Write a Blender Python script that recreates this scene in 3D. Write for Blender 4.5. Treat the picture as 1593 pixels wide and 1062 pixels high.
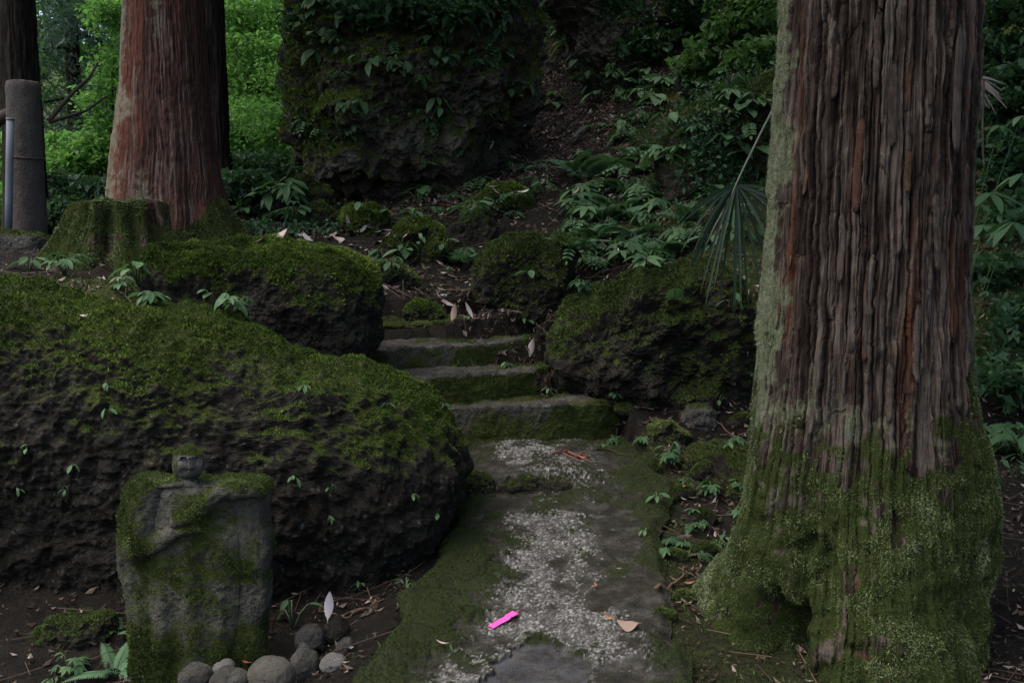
import bpy, math, random
import numpy as np
from mathutils import Vector, Matrix, Euler

for o in list(bpy.data.objects):
    bpy.data.objects.remove(o)
SC = bpy.context.scene
COL = SC.collection
RNG = np.random.default_rng(7)
random.seed(7)
R = math.radians

# ------------------------------------------------------------------ camera
CAM_Z = 1.5
PITCH = R(5.4)
F = 1549.0                      # focal length in photo pixels (photo 1593 x 1062)
cam_d = bpy.data.cameras.new('camera')
cam = bpy.data.objects.new('camera', cam_d)
COL.objects.link(cam)
cam.location = (0, 0, CAM_Z)
cam.rotation_euler = (R(90) - PITCH, 0, 0)
cam_d.sensor_width = 36
cam_d.lens = 36 * F / 1593
cam_d.clip_start = 0.05
cam_d.clip_end = 500
SC.camera = cam

# ------------------------------------------------------------------ sky, sun, exposure
SUN_EL, SUN_AZ = R(64), R(-108)          # azimuth from +Y, negative = to the left
w = bpy.data.worlds.new('World')
SC.world = w
w.use_nodes = True
nt = w.node_tree
nt.nodes.clear()
sky = nt.nodes.new('ShaderNodeTexSky')
sky.sky_type = 'NISHITA'
sky.sun_disc = False
sky.sun_elevation = SUN_EL
sky.sun_rotation = SUN_AZ
sky.air_density = 0.85
sky.dust_density = 4.5
sky.ozone_density = 0.0
bg = nt.nodes.new('ShaderNodeBackground')
bg.inputs['Strength'].default_value = 0.14
wo = nt.nodes.new('ShaderNodeOutputWorld')
nt.links.new(sky.outputs[0], bg.inputs[0])
nt.links.new(bg.outputs[0], wo.inputs[0])

sun_d = bpy.data.lights.new('sun', 'SUN')
sun_d.energy = 1.5
sun_d.angle = R(70)
sun_d.color = (1.0, 0.97, 0.92)
sun = bpy.data.objects.new('sun', sun_d)
COL.objects.link(sun)
sdir = Vector((math.sin(SUN_AZ) * math.cos(SUN_EL), math.cos(SUN_AZ) * math.cos(SUN_EL), math.sin(SUN_EL)))
sun.rotation_euler = (-sdir).to_track_quat('-Z', 'Y').to_euler()
sun.location = (-4, 6, 20)

SC.view_settings.view_transform = 'Standard'
SC.view_settings.look = 'None'
SC.view_settings.exposure = 1.15
SC.view_settings.gamma = 1
SC.view_settings.use_curve_mapping = False
SC.cycles.use_denoising = True
SC.cycles.denoising_input_passes = 'RGB_ALBEDO_NORMAL'
SC.cycles.denoising_prefilter = 'NONE'
SC.cycles.max_bounces = 5
SC.cycles.diffuse_bounces = 3
SC.cycles.glossy_bounces = 1
SC.cycles.transmission_bounces = 2
SC.cycles.use_adaptive_sampling = True
SC.cycles.adaptive_threshold = 0.02

# ------------------------------------------------------------------ numeric helpers
CP, SP = math.cos(PITCH), math.sin(PITCH)


def W(px, py, d):
    """world point that the photograph shows at (px, py), at world distance Y = d"""
    u = (np.asarray(px, float) - 796.5) / F
    v = (531.0 - np.asarray(py, float)) / F
    dy = CP + v * SP
    dz = -SP + v * CP
    k = d / dy
    return np.stack([u * k, np.broadcast_to(np.asarray(d, float), np.shape(u * k)), CAM_Z + dz * k], -1)


def _hash(ix, iy, iz, seed):
    h = (ix.astype(np.int64) * 374761393 + iy.astype(np.int64) * 668265263 + iz.astype(np.int64) * 2147483647
         + seed * 1274126177) & 0xFFFFFFFF
    h = ((h ^ (h >> 13)) * 1274126177) & 0xFFFFFFFF
    h = ((h ^ (h >> 16)) * 2246822519) & 0xFFFFFFFF
    h = h ^ (h >> 15)
    return h.astype(np.float64) / 4294967295.0


def vnoise(p, seed=0):
    p = np.asarray(p, float)
    i = np.floor(p).astype(np.int64)
    f = p - i
    f = f * f * f * (f * (f * 6 - 15) + 10)
    out = 0
    for dx in (0, 1):
        wx = f[:, 0] if dx else 1 - f[:, 0]
        for dy in (0, 1):
            wy = f[:, 1] if dy else 1 - f[:, 1]
            for dz in (0, 1):
                wz = f[:, 2] if dz else 1 - f[:, 2]
                out = out + wx * wy * wz * _hash(i[:, 0] + dx, i[:, 1] + dy, i[:, 2] + dz, seed)
    return out * 2 - 1


_ROT = np.array(Euler((0.6, 0.9, 0.4)).to_matrix())


def fbm(p, freq=1.0, octaves=4, seed=0, gain=0.5):
    p = np.asarray(p, float) * freq
    out = np.zeros(len(p))
    a = 1.0
    for k in range(octaves):
        out += a * vnoise(p, seed + k * 17)
        p = (p @ _ROT.T) * 2.03 + 11.3
        a *= gain
    return out


def worley(p, freq=1.0, seed=0):
    p = np.asarray(p, float) * freq
    i = np.floor(p).astype(np.int64)
    f1 = np.full(len(p), 9.0)
    f2 = np.full(len(p), 9.0)
    cid = np.zeros(len(p))
    for dx in (-1, 0, 1):
        for dy in (-1, 0, 1):
            for dz in (-1, 0, 1):
                c = i + np.array([dx, dy, dz])
                q = np.stack([_hash(c[:, 0], c[:, 1], c[:, 2], seed + s) for s in (1, 2, 3)], -1) + c
                d = np.sqrt(((q - p) ** 2).sum(1))
                better = d < f1
                f2 = np.where(better, f1, np.minimum(f2, d))
                cid = np.where(better, _hash(c[:, 0], c[:, 1], c[:, 2], seed + 9), cid)
                f1 = np.where(better, d, f1)
    return f1, f2, cid


def sstep(a, b, x):
    t = np.clip((x - a) / (b - a), 0, 1)
    return t * t * (3 - 2 * t)


def unit(v):
    return v / np.maximum(np.linalg.norm(v, axis=-1, keepdims=True), 1e-9)


def vnormals(V, Q):
    n = np.zeros_like(V)
    a = V[Q[:, 2]] - V[Q[:, 0]]
    b = V[Q[:, -1]] - V[Q[:, 1]]
    if Q.shape[1] == 3:
        b = V[Q[:, 2]] - V[Q[:, 1]]
        a = V[Q[:, 1]] - V[Q[:, 0]]
    fn = np.cross(a, b)
    for k in range(Q.shape[1]):
        np.add.at(n, Q[:, k], fn)
    return unit(n)


def mesh_data(name, V, Fs, mat=None, smooth=True, attrs=None):
    if isinstance(Fs, np.ndarray):
        Fs = [Fs]
    Fs = [np.asarray(f, np.int32) for f in Fs if len(f)]
    V = np.asarray(V, np.float32)
    me = bpy.data.meshes.new(name)
    me.vertices.add(len(V))
    me.vertices.foreach_set('co', V.ravel())
    loops = np.concatenate([f.ravel() for f in Fs])
    sizes = np.concatenate([np.full(len(f), f.shape[1]) for f in Fs])
    starts = np.concatenate([[0], np.cumsum(sizes)[:-1]])
    me.loops.add(len(loops))
    me.polygons.add(len(sizes))
    me.loops.foreach_set('vertex_index', loops.astype(np.int32))
    me.polygons.foreach_set('loop_start', starts.astype(np.int32))
    me.update(calc_edges=True)
    if smooth:
        me.polygons.foreach_set('use_smooth', np.ones(len(sizes), bool))
    else:
        me.polygons.foreach_set('use_smooth', np.zeros(len(sizes), bool))
    for k, a in (attrs or {}).items():
        at = me.attributes.new(k, 'FLOAT', 'POINT')
        at.data.foreach_set('value', np.asarray(a, np.float32))
    if mat:
        me.materials.append(mat)
    return me


def link(name, me, parent=None):
    o = bpy.data.objects.new(name, me)
    COL.objects.link(o)
    if parent:
        o.parent = parent
    return o


def make(name, V, Fs, mat, parent=None, smooth=True, attrs=None):
    """vertices are given in world space; a child is shifted into its parent's space"""
    V = np.asarray(V, float)
    if parent is not None:
        V = V - np.array(parent.location)
    return link(name, mesh_data(name, V, Fs, mat, smooth, attrs), parent)


def empty(name, loc):
    o = bpy.data.objects.new(name, None)
    o.empty_display_size = 0.1
    COL.objects.link(o)
    o.location = Vector([float(c) for c in loc])
    return o


def tag(o, label, cat, group=None):
    o['label'] = label
    o['category'] = cat
    if group:
        o['group'] = group
    return o


def stuff(o):
    o['kind'] = 'stuff'
    return o


def grid_faces(nr, nc, wrap=False):
    r = np.arange(nr - 1)[:, None]
    c = np.arange(nc if wrap else nc - 1)[None, :]
    c2 = (c + 1) % nc
    a = r * nc + c
    b = r * nc + c2
    return np.stack([a, b, b + nc, a + nc], -1).reshape(-1, 4)


def tube(P, rad, seg=6):
    """tube along the points P; returns V, quads"""
    P = np.asarray(P, float)
    n = len(P)
    rad = np.broadcast_to(np.asarray(rad, float), (n,))
    t = unit(np.gradient(P, axis=0))
    ref = np.array([0.31, 0.22, 0.93]) if abs(t[0, 2]) < 0.9 else np.array([1.0, 0.1, 0.0])
    a = unit(np.cross(t, ref))
    b = np.cross(t, a)
    th = np.linspace(0, 2 * math.pi, seg, endpoint=False)
    V = (P[:, None] + rad[:, None, None] * (a[:, None] * np.cos(th)[None, :, None] + b[:, None] * np.sin(th)[None, :, None])).reshape(-1, 3)
    Q = grid_faces(n, seg, True)
    Q = np.concatenate([Q])
    V = np.concatenate([V, P[:1], P[-1:]])
    i = np.arange(seg)
    j = (i + 1) % seg
    T = np.concatenate([np.stack([j, i, np.full(seg, n * seg)], -1),
                        np.stack([(n - 1) * seg + i, (n - 1) * seg + j, np.full(seg, n * seg + 1)], -1)])
    return V, Q, T


def join(parts):
    """[(V, Q, T)] -> one V, [Q, T]"""
    Vs, Qs, Ts, k = [], [], [], 0
    for V, Q, T in parts:
        Vs.append(V)
        if Q is not None and len(Q):
            Qs.append(Q + k)
        if T is not None and len(T):
            Ts.append(T + k)
        k += len(V)
    out = []
    if Qs:
        out.append(np.concatenate(Qs))
    if Ts:
        out.append(np.concatenate(Ts))
    return np.concatenate(Vs), out


def sample_faces(V, Q, wv, n, rng):
    """n random points on faces, picked by area times the mean vertex weight"""
    a, b, c = V[Q[:, 0]], V[Q[:, 1]], V[Q[:, 2]]
    d = V[Q[:, 3]] if Q.shape[1] == 4 else c
    fn = np.cross(c - a, d - b) if Q.shape[1] == 4 else np.cross(b - a, c - a)
    area = np.linalg.norm(fn, axis=1)
    wf = wv[Q].mean(1) * area
    tot = wf.sum()
    if tot <= 0:
        return np.zeros((0, 3)), np.zeros((0, 3)), np.zeros(0, int)
    cs = np.cumsum(wf)
    idx = np.searchsorted(cs, rng.random(n) * cs[-1])
    idx = np.clip(idx, 0, len(Q) - 1)
    s, t = rng.random(n)[:, None], rng.random(n)[:, None]
    p = (a[idx] * (1 - s) + b[idx] * s) * (1 - t) + (d[idx] * (1 - s) + c[idx] * s) * t
    return p, unit(fn[idx]), idx


def blades(V, Q, wv, n, L, rng, wid=0.32, up=0.35, spread=0.75, nrm=0.8, tfreq=9.0):
    """moss: n little tapering leaves standing on a surface; returns V, T, tint"""
    p, nn, _ = sample_faces(V, Q, wv, n, rng)
    m = len(p)
    d = unit(nn * nrm + np.array([0, 0, up]) + rng.normal(size=(m, 3)) * spread * 0.6)
    clump = fbm(p, tfreq, 2, 5)
    ln = L * (0.55 + 0.9 * rng.random(m)) * (1 + 0.35 * clump)
    s = unit(np.cross(d, rng.normal(size=(m, 3))))
    p = p - nn * L * 0.15
    hw = (ln * wid * 0.5)[:, None]
    tip = p + d * ln[:, None] - np.array([0, 0, 1]) * (ln * 0.12)[:, None]
    BV = np.stack([p - s * hw, p + s * hw, tip], 1).reshape(-1, 3)
    T = np.arange(m * 3).reshape(-1, 3)
    base = np.clip(0.42 + 0.26 * clump + 0.22 * fbm(p, 1.7, 2, 3) + rng.normal(size=m) * 0.16, 0, 1)
    return BV, T, np.repeat(base, 3)


# ------------------------------------------------------------------ materials
class NT:
    def __init__(self, name):
        self.m = bpy.data.materials.new(name)
        self.m.use_nodes = True
        self.t = self.m.node_tree
        self.t.nodes.clear()
        self.out = self.t.nodes.new('ShaderNodeOutputMaterial')

    def n(self, typ, **kw):
        nd = self.t.nodes.new(typ)
        for k, v in kw.items():
            if k.startswith('i_'):
                nd.inputs[k[2:].replace('_', ' ')].default_value = v
            elif isinstance(k, str):
                setattr(nd, k, v)
        return nd

    def l(self, a, b):
        self.t.links.new(a, b)

    def attr(self, name):
        return self.n('ShaderNodeAttribute', attribute_name=name).outputs['Fac']

    def coord(self, scale=(1, 1, 1)):
        tc = self.n('ShaderNodeTexCoord')
        mp = self.n('ShaderNodeMapping')
        mp.inputs['Scale'].default_value = scale
        self.l(tc.outputs['Object'], mp.inputs['Vector'])
        return mp.outputs['Vector']

    def noise(self, vec, scale, detail=4, rough=0.6):
        nd = self.n('ShaderNodeTexNoise')
        nd.inputs['Scale'].default_value = scale
        nd.inputs['Detail'].default_value = detail
        nd.inputs['Roughness'].default_value = rough
        if vec is not None:
            self.l(vec, nd.inputs['Vector'])
        return nd.outputs['Fac']

    def ramp(self, fac, stops):
        nd = self.n('ShaderNodeValToRGB')
        el = nd.color_ramp.elements
        while len(el) < len(stops):
            el.new(0.5)
        for e, (p, c) in zip(el, stops):
            e.position = p
            e.color = (*c, 1)
        self.l(fac, nd.inputs['Fac'])
        return nd.outputs['Color']

    def mix(self, fac, a, b):
        nd = self.n('ShaderNodeMix', data_type='RGBA')
        for s, v in ((nd.inputs[0], fac), (nd.inputs[6], a), (nd.inputs[7], b)):
            if hasattr(v, 'links') or hasattr(v, 'is_linked'):
                self.l(v, s)
            elif isinstance(v, (int, float)):
                s.default_value = v
            else:
                s.default_value = (*v, 1)
        return nd.outputs[2]

    def math(self, op, a, b=0.5, clamp=False):
        nd = self.n('ShaderNodeMath', operation=op, use_clamp=clamp)
        for s, v in ((nd.inputs[0], a), (nd.inputs[1], b)):
            if hasattr(v, 'is_linked'):
                self.l(v, s)
            else:
                s.default_value = v
        return nd.outputs[0]

    def bump(self, h, strength=0.5, dist=0.01):
        nd = self.n('ShaderNodeBump')
        nd.inputs['Strength'].default_value = strength
        nd.inputs['Distance'].default_value = dist
        self.l(h, nd.inputs['Height'])
        return nd.outputs['Normal']

    def done(self, col, rough=0.9, normal=None, spec=0.25, trans=None):
        p = self.n('ShaderNodeBsdfPrincipled')
        if hasattr(col, 'is_linked'):
            self.l(col, p.inputs['Base Color'])
        else:
            p.inputs['Base Color'].default_value = (*col, 1)
        if hasattr(rough, 'is_linked'):
            self.l(rough, p.inputs['Roughness'])
        else:
            p.inputs['Roughness'].default_value = rough
        p.inputs['Specular IOR Level'].default_value = spec
        if normal is not None:
            self.l(normal, p.inputs['Normal'])
        sh = p.outputs[0]
        if trans:
            tb = self.n('ShaderNodeBsdfTranslucent')
            self.l(self.mix(0.35, col, (0.11, 0.28, 0.04)), tb.inputs['Color'])
            ms = self.n('ShaderNodeMixShader')
            ms.inputs[0].default_value = trans
            self.l(sh, ms.inputs[1])
            self.l(tb.outputs[0], ms.inputs[2])
            sh = ms.outputs[0]
        self.l(sh, self.out.inputs['Surface'])
        return self.m


MOSS_STOPS = [(0.0, (0.013, 0.026, 0.006)), (0.35, (0.046, 0.078, 0.013)), (0.65, (0.095, 0.145, 0.024)), (1.0, (0.19, 0.23, 0.055))]


def mat_moss(name, stops=MOSS_STOPS):
    t = NT(name)
    return t.done(t.ramp(t.attr('tint'), stops), 0.95, spec=0.1)


def mat_rock(name, stops, moss_dark=(0.026, 0.038, 0.009), moss_light=(0.075, 0.10, 0.02), scale=6, lichen=0.0, pebbles=0):
    t = NT(name)
    v = t.coord()
    a = t.noise(v, scale, 8, 0.65)
    b = t.noise(v, scale * 7, 6, 0.7)
    f = t.math('ADD', t.math('MULTIPLY', a, 0.65), t.math('MULTIPLY', b, 0.35))
    c = t.ramp(f, stops)
    if lichen:
        li = t.ramp(t.noise(v, scale * 1.7, 10, 0.75), [(0.60, (0, 0, 0)), (0.68, (1, 1, 1))])
        c = t.mix(t.math('MULTIPLY', li, lichen), c, (0.30, 0.31, 0.27))
    if pebbles:
        vo = t.n('ShaderNodeTexVoronoi')
        vo.inputs['Scale'].default_value = pebbles
        t.l(v, vo.inputs['Vector'])
        sp = t.n('ShaderNodeSeparateColor')
        t.l(vo.outputs['Color'], sp.inputs[0])
        pk = t.math('MULTIPLY', t.ramp(sp.outputs[0], [(0.72, (0, 0, 0)), (0.80, (1, 1, 1))]), t.ramp(vo.outputs['Distance'], [(0.25, (1, 1, 1)), (0.45, (0, 0, 0))]))
        c = t.mix(t.math('MULTIPLY', pk, 0.55), c, t.ramp(sp.outputs[1], [(0, (0.05, 0.048, 0.043)), (1, (0.13, 0.128, 0.12))]))
    m = t.mix(t.noise(v, 45, 5), moss_dark, moss_light)
    mk = t.attr('moss')
    mk = t.math('ADD', mk, t.math('MULTIPLY', t.math('SUBTRACT', b, 0.5), 0.9), True)
    mk = t.ramp(mk, [(0.30, (0, 0, 0)), (0.60, (1, 1, 1))])
    c = t.mix(mk, c, m)
    h = t.math('ADD', b, t.math('MULTIPLY', t.noise(v, scale * 22, 4, 0.7), 0.5))
    return t.done(c, 0.92, t.bump(h, 1.0, 0.035), spec=0.15)


def mat_bark(name, dark, mid, warm, pale, lichen, moss=(0.045, 0.062, 0.016)):
    """'tint' picks the strip colour, 'ridge' the groove, 'lich' and 'moss' the growth on it"""
    t = NT(name)
    v = t.coord((1, 1, 0.06))
    fi = t.noise(v, 110, 8, 0.75)
    v2 = t.coord()
    big = t.noise(v2, 14, 6, 0.65)
    c = t.ramp(t.attr('tint'), [(0.0, dark), (0.42, mid), (0.8, pale), (1.0, pale)])
    wn = t.math('MULTIPLY', t.attr('warm'), t.ramp(fi, [(0.25, (0.35, 0.35, 0.35)), (0.6, (1, 1, 1))]))
    c = t.mix(wn, c, warm)
    c = t.mix(t.math('MULTIPLY', t.ramp(fi, [(0.3, (0, 0, 0)), (0.75, (1, 1, 1))]), 0.75), c, dark)
    lm = t.math('ADD', t.attr('lich'), t.math('MULTIPLY', t.math('SUBTRACT', big, 0.5), 1.6), True)
    lm = t.ramp(lm, [(0.38, (0, 0, 0)), (0.75, (1, 1, 1))])
    lc = t.mix(t.noise(v2, 60, 5), tuple(x * 0.55 for x in lichen), lichen)
    c = t.mix(lm, c, lc)
    mm = t.math('ADD', t.attr('moss'), t.math('MULTIPLY', t.math('SUBTRACT', big, 0.5), 1.2), True)
    mm = t.ramp(mm, [(0.35, (0, 0, 0)), (0.62, (1, 1, 1))])
    c = t.mix(mm, c, t.mix(t.noise(v2, 70, 4), tuple(x * 0.4 for x in moss), moss))
    h = t.math('ADD', fi, t.math('MULTIPLY', t.noise(v2, 120, 4), 0.4))
    return t.done(c, 0.95, t.bump(h, 1.0, 0.016), spec=0.08)


def mat_leaf(name, stops, trans=0.35, rough=0.55, attr=True):
    t = NT(name)
    if attr:
        c = t.ramp(t.attr('tint'), stops)
    else:
        oi = t.n('ShaderNodeObjectInfo')
        v = t.coord()
        f = t.math('ADD', t.math('MULTIPLY', oi.outputs['Random'], 0.75), t.math('MULTIPLY', t.noise(v, 25, 4), 0.25))
        c = t.ramp(f, stops)
    return t.done(c, rough, spec=0.22, trans=trans)


def mat_plain(name, a, b, scale=30, rough=0.85, bump=0.4, dist=0.004, spec=0.3):
    t = NT(name)
    v = t.coord()
    f = t.noise(v, scale, 6, 0.7)
    return t.done(t.mix(f, a, b), rough, t.bump(f, bump, dist), spec=spec)


M = {}
M['moss'] = mat_moss('moss')
M['moss_dull'] = mat_moss('dull moss', [(0, (0.012, 0.020, 0.007)), (0.4, (0.046, 0.068, 0.018)), (0.7, (0.090, 0.122, 0.034)), (1, (0.17, 0.205, 0.08))])
M['moss_bark'] = mat_moss('bark moss', [(0, (0.016, 0.024, 0.010)), (0.35, (0.052, 0.075, 0.026)), (0.65, (0.105, 0.138, 0.052)), (0.85, (0.15, 0.182, 0.085)), (1, (0.20, 0.23, 0.13))])
M['rock_dark'] = mat_rock('dark conglomerate', [(0.28, (0.005, 0.0045, 0.0035)), (0.48, (0.021, 0.019, 0.0145)), (0.62, (0.050, 0.047, 0.038)), (0.8, (0.12, 0.117, 0.10))])
M['rock_pebbly'] = mat_rock('pebbly conglomerate', [(0.28, (0.005, 0.0045, 0.0035)), (0.48, (0.019, 0.017, 0.013)), (0.62, (0.045, 0.042, 0.034)), (0.8, (0.10, 0.097, 0.083))], pebbles=42)
M['rock_cliff'] = mat_rock('cliff rock', [(0.28, (0.016, 0.0145, 0.011)), (0.48, (0.055, 0.05, 0.04)), (0.62, (0.11, 0.102, 0.086)), (0.8, (0.20, 0.195, 0.175))], scale=3, lichen=0.35)
M['rock_grey'] = mat_rock('grey rock', [(0.25, (0.025, 0.024, 0.021)), (0.5, (0.085, 0.082, 0.073)), (0.75, (0.19, 0.185, 0.17))], scale=8)
M['statue'] = mat_rock('weathered carved stone', [(0.25, (0.036, 0.037, 0.028)), (0.48, (0.105, 0.104, 0.083)), (0.62, (0.19, 0.19, 0.16)), (0.8, (0.31, 0.31, 0.275))], scale=9, lichen=0.5)
M['stone_post'] = mat_plain('granite post', (0.014, 0.012, 0.011), (0.085, 0.076, 0.070), 60, 0.95, 1.0, 0.012)
M['concrete'] = mat_rock('old concrete', [(0.2, (0.035, 0.035, 0.03)), (0.5, (0.085, 0.083, 0.075)), (0.8, (0.2, 0.195, 0.18))], scale=7)
M['step'] = mat_rock('step concrete', [(0.28, (0.025, 0.023, 0.017)), (0.48, (0.075, 0.071, 0.058)), (0.62, (0.14, 0.137, 0.118)), (0.78, (0.28, 0.275, 0.25))], scale=9, lichen=0.25)
M['soil'] = mat_rock('forest soil', [(0.25, (0.005, 0.0042, 0.0032)), (0.5, (0.015, 0.0125, 0.0095)), (0.8, (0.045, 0.038, 0.03))], scale=9)
M['pipe'] = mat_plain('grey painted pipe', (0.09, 0.105, 0.125), (0.13, 0.15, 0.18), 20, 0.7, 0.1)
M['wire'] = mat_plain('rusty wire', (0.03, 0.02, 0.015), (0.07, 0.04, 0.03), 50, 0.7)
M['wood_dark'] = mat_plain('dark weathered wood', (0.018, 0.014, 0.012), (0.06, 0.048, 0.04), 40, 0.9)
M['twig'] = mat_plain('brown twig', (0.05, 0.03, 0.022), (0.13, 0.08, 0.055), 60, 0.85)
M['cedar_twig'] = mat_plain('red brown cedar twig', (0.07, 0.03, 0.022), (0.17, 0.075, 0.05), 60, 0.85)
M['tape'] = mat_plain('pink plastic tape', (0.80, 0.06, 0.34), (0.92, 0.10, 0.42), 90, 0.6, 0.3)
M['bark_near'] = mat_bark('cedar bark', (0.012, 0.008, 0.0065), (0.058, 0.041, 0.034), (0.12, 0.044, 0.020), (0.175, 0.146, 0.122), (0.17, 0.19, 0.12))
M['bark_far'] = mat_bark('red cedar bark', (0.034, 0.021, 0.017), (0.10, 0.053, 0.041), (0.155, 0.052, 0.034), (0.22, 0.17, 0.145), (0.22, 0.20, 0.145))
M['bark_dark'] = mat_bark('dark cedar bark', (0.010, 0.008, 0.007), (0.03, 0.024, 0.02), (0.05, 0.03, 0.02), (0.06, 0.05, 0.045), (0.08, 0.09, 0.06))
M['leaf_herb'] = mat_leaf('herb leaf', [(0, (0.026, 0.065, 0.028)), (0.5, (0.052, 0.112, 0.048)), (1, (0.10, 0.175, 0.08))], 0.25, 0.6, False)
M['leaf_fern'] = mat_leaf('fern leaf', [(0, (0.035, 0.085, 0.038)), (0.5, (0.060, 0.130, 0.062)), (1, (0.10, 0.185, 0.10))], 0.25, 0.6, False)
M['leaf_palm'] = mat_leaf('palm leaf', [(0, (0.016, 0.034, 0.020)), (0.7, (0.032, 0.058, 0.036)), (1, (0.10, 0.12, 0.085))], 0.12, 0.5, False)
M['leaf_bright'] = mat_leaf('bright tree leaf', [(0, (0.045, 0.13, 0.028)), (0.5, (0.090, 0.225, 0.048)), (1, (0.20, 0.37, 0.10))], 0.6)  # brighter light of the clearing is put into this leaf colour
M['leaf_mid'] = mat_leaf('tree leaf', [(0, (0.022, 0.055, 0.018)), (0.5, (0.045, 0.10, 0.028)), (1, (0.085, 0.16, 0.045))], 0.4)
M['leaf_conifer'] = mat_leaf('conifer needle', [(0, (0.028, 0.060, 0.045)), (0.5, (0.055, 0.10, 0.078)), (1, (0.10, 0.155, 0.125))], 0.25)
M['leaf_dark'] = mat_leaf('shade-toned leaf', [(0, (0.015, 0.04, 0.018)), (0.5, (0.030, 0.075, 0.034)), (1, (0.06, 0.125, 0.06))], 0.25)  # deep shade on bushes is put into this darker green
M['leaf_dead'] = mat_leaf('dead leaf', [(0, (0.022, 0.014, 0.010)), (0.45, (0.052, 0.034, 0.024)), (0.8, (0.11, 0.08, 0.062)), (1, (0.25, 0.21, 0.185))], 0.0, 0.8)
M['leaf_pale'] = mat_leaf('pale fallen leaf', [(0, (0.30, 0.22, 0.18)), (0.5, (0.38, 0.33, 0.32)), (1, (0.46, 0.41, 0.42))], 0.0, 0.7, False)
M['leaf_tan'] = mat_leaf('tan fallen leaf', [(0, (0.21, 0.145, 0.115)), (1, (0.30, 0.225, 0.185))], 0.0, 0.75, False)
M['leaf_rust'] = mat_leaf('rusty fallen leaf', [(0, (0.22, 0.07, 0.04)), (1, (0.34, 0.13, 0.07))], 0.0, 0.75, False)
M['stem'] = mat_plain('green stem', (0.04, 0.07, 0.03), (0.08, 0.12, 0.05), 40, 0.7)
M['palm_stalk'] = mat_plain('palm stalk', (0.07, 0.078, 0.058), (0.14, 0.15, 0.12), 30, 0.6)

# pebble path: 'agg' exposed stones, 'tone' stone by stone, 'moss' mossy edge
t = NT('pebbled concrete path')
v = t.coord()
n1 = t.noise(v, 12, 7, 0.65)
base = t.ramp(t.math('ADD', t.math('MULTIPLY', n1, 0.6), t.math('MULTIPLY', t.noise(v, 110, 5, 0.75), 0.4)), [(0.34, (0.007, 0.0065, 0.0045)), (0.5, (0.024, 0.0225, 0.0165)), (0.68, (0.085, 0.083, 0.074))])
stone = t.ramp(t.attr('tone'), [(0, (0.05, 0.048, 0.044)), (0.35, (0.12, 0.117, 0.108)), (0.7, (0.25, 0.246, 0.232)), (1, (0.43, 0.425, 0.405))])
mort = t.ramp(t.noise(v, 70, 7, 0.75), [(0.3, (0.045, 0.043, 0.038)), (0.5, (0.115, 0.112, 0.103)), (0.7, (0.23, 0.227, 0.215))])
c = t.mix(t.math('MULTIPLY', t.attr('mortar'), 0.85), base, mort)
c = t.mix(t.math('MULTIPLY', t.attr('agg'), 0.85), c, stone)
c = t.mix(t.attr('wet'), c, t.ramp(n1, [(0.3, (0.030, 0.031, 0.034)), (0.7, (0.075, 0.076, 0.082))]))
mm = t.math('ADD', t.attr('moss'), t.math('MULTIPLY', t.math('SUBTRACT', t.noise(v, 60, 5, 0.7), 0.5), 0.8), True)
mm = t.ramp(mm, [(0.3, (0, 0, 0)), (0.65, (1, 1, 1))])
c = t.mix(mm, c, t.mix(t.noise(v, 50, 4), (0.009, 0.012, 0.005), (0.027, 0.034, 0.011)))
M['path'] = t.done(c, 0.88, t.bump(t.noise(v, 130, 6, 0.75), 0.9, 0.008), spec=0.15)

# ------------------------------------------------------------------ terrain
pix = [  # (px, py, distance) of ground seen in the photograph
    (300, 1045, 3.75), (100, 1050, 3.7), (480, 985, 3.9), (560, 905, 4.3), (650, 865, 4.6), (-200, 1000, 4.0),
    (1100, 700, 5.8), (1060, 650, 6.1), (1150, 640, 6.25), (1120, 800, 4.9), (1085, 900, 4.3), (1060, 1000, 3.75),
    (1540, 1010, 3.75), (1560, 830, 4.9), (1560, 690, 6.2), (1560, 560, 7.2), (1560, 400, 9), (1560, 200, 10.5), (1560, 0, 11.5),
    (1400, 1040, 3.6), (1350, 800, 4.9),
    (700, 480, 7.35), (720, 440, 7.9), (700, 400, 8.6), (480, 368, 9.2), (400, 372, 9.0), (650, 335, 9.8), (750, 300, 10.3),
    (850, 230, 11.5), (862, 150, 12.4), (850, 50, 13.4), (845, -60, 14.4), (950, 270, 10.0), (1000, 200, 10.8), (1050, 120, 11.5), (1100, 50, 12.2),
    (1130, 0, 12.6), (960, 380, 8.1), (1000, 330, 8.8), (1060, 400, 7.6), (1150, 440, 7.1), (1180, 350, 7.7), (1180, 230, 9.0), (1170, 530, 6.75),
    (930, 430, 7.6), (860, 500, 7.1), (870, 565, 6.6), (920, 605, 6.35), (1000, 645, 6.1), (800, 510, 7.0),
    (600, 312, 10.5), (470, 350, 9.8), (420, 300, 11.3), (60, 380, 8.0), (150, 412, 6.8), (50, 432, 6.1), (200, 452, 5.9), (280, 472, 5.8),
    (420, 560, 6.0), (600, 560, 6.3), (330, 385, 8.2), (230, 375, 8.8),
]
ctrl = [W(a, b, d) for a, b, d in pix]
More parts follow.
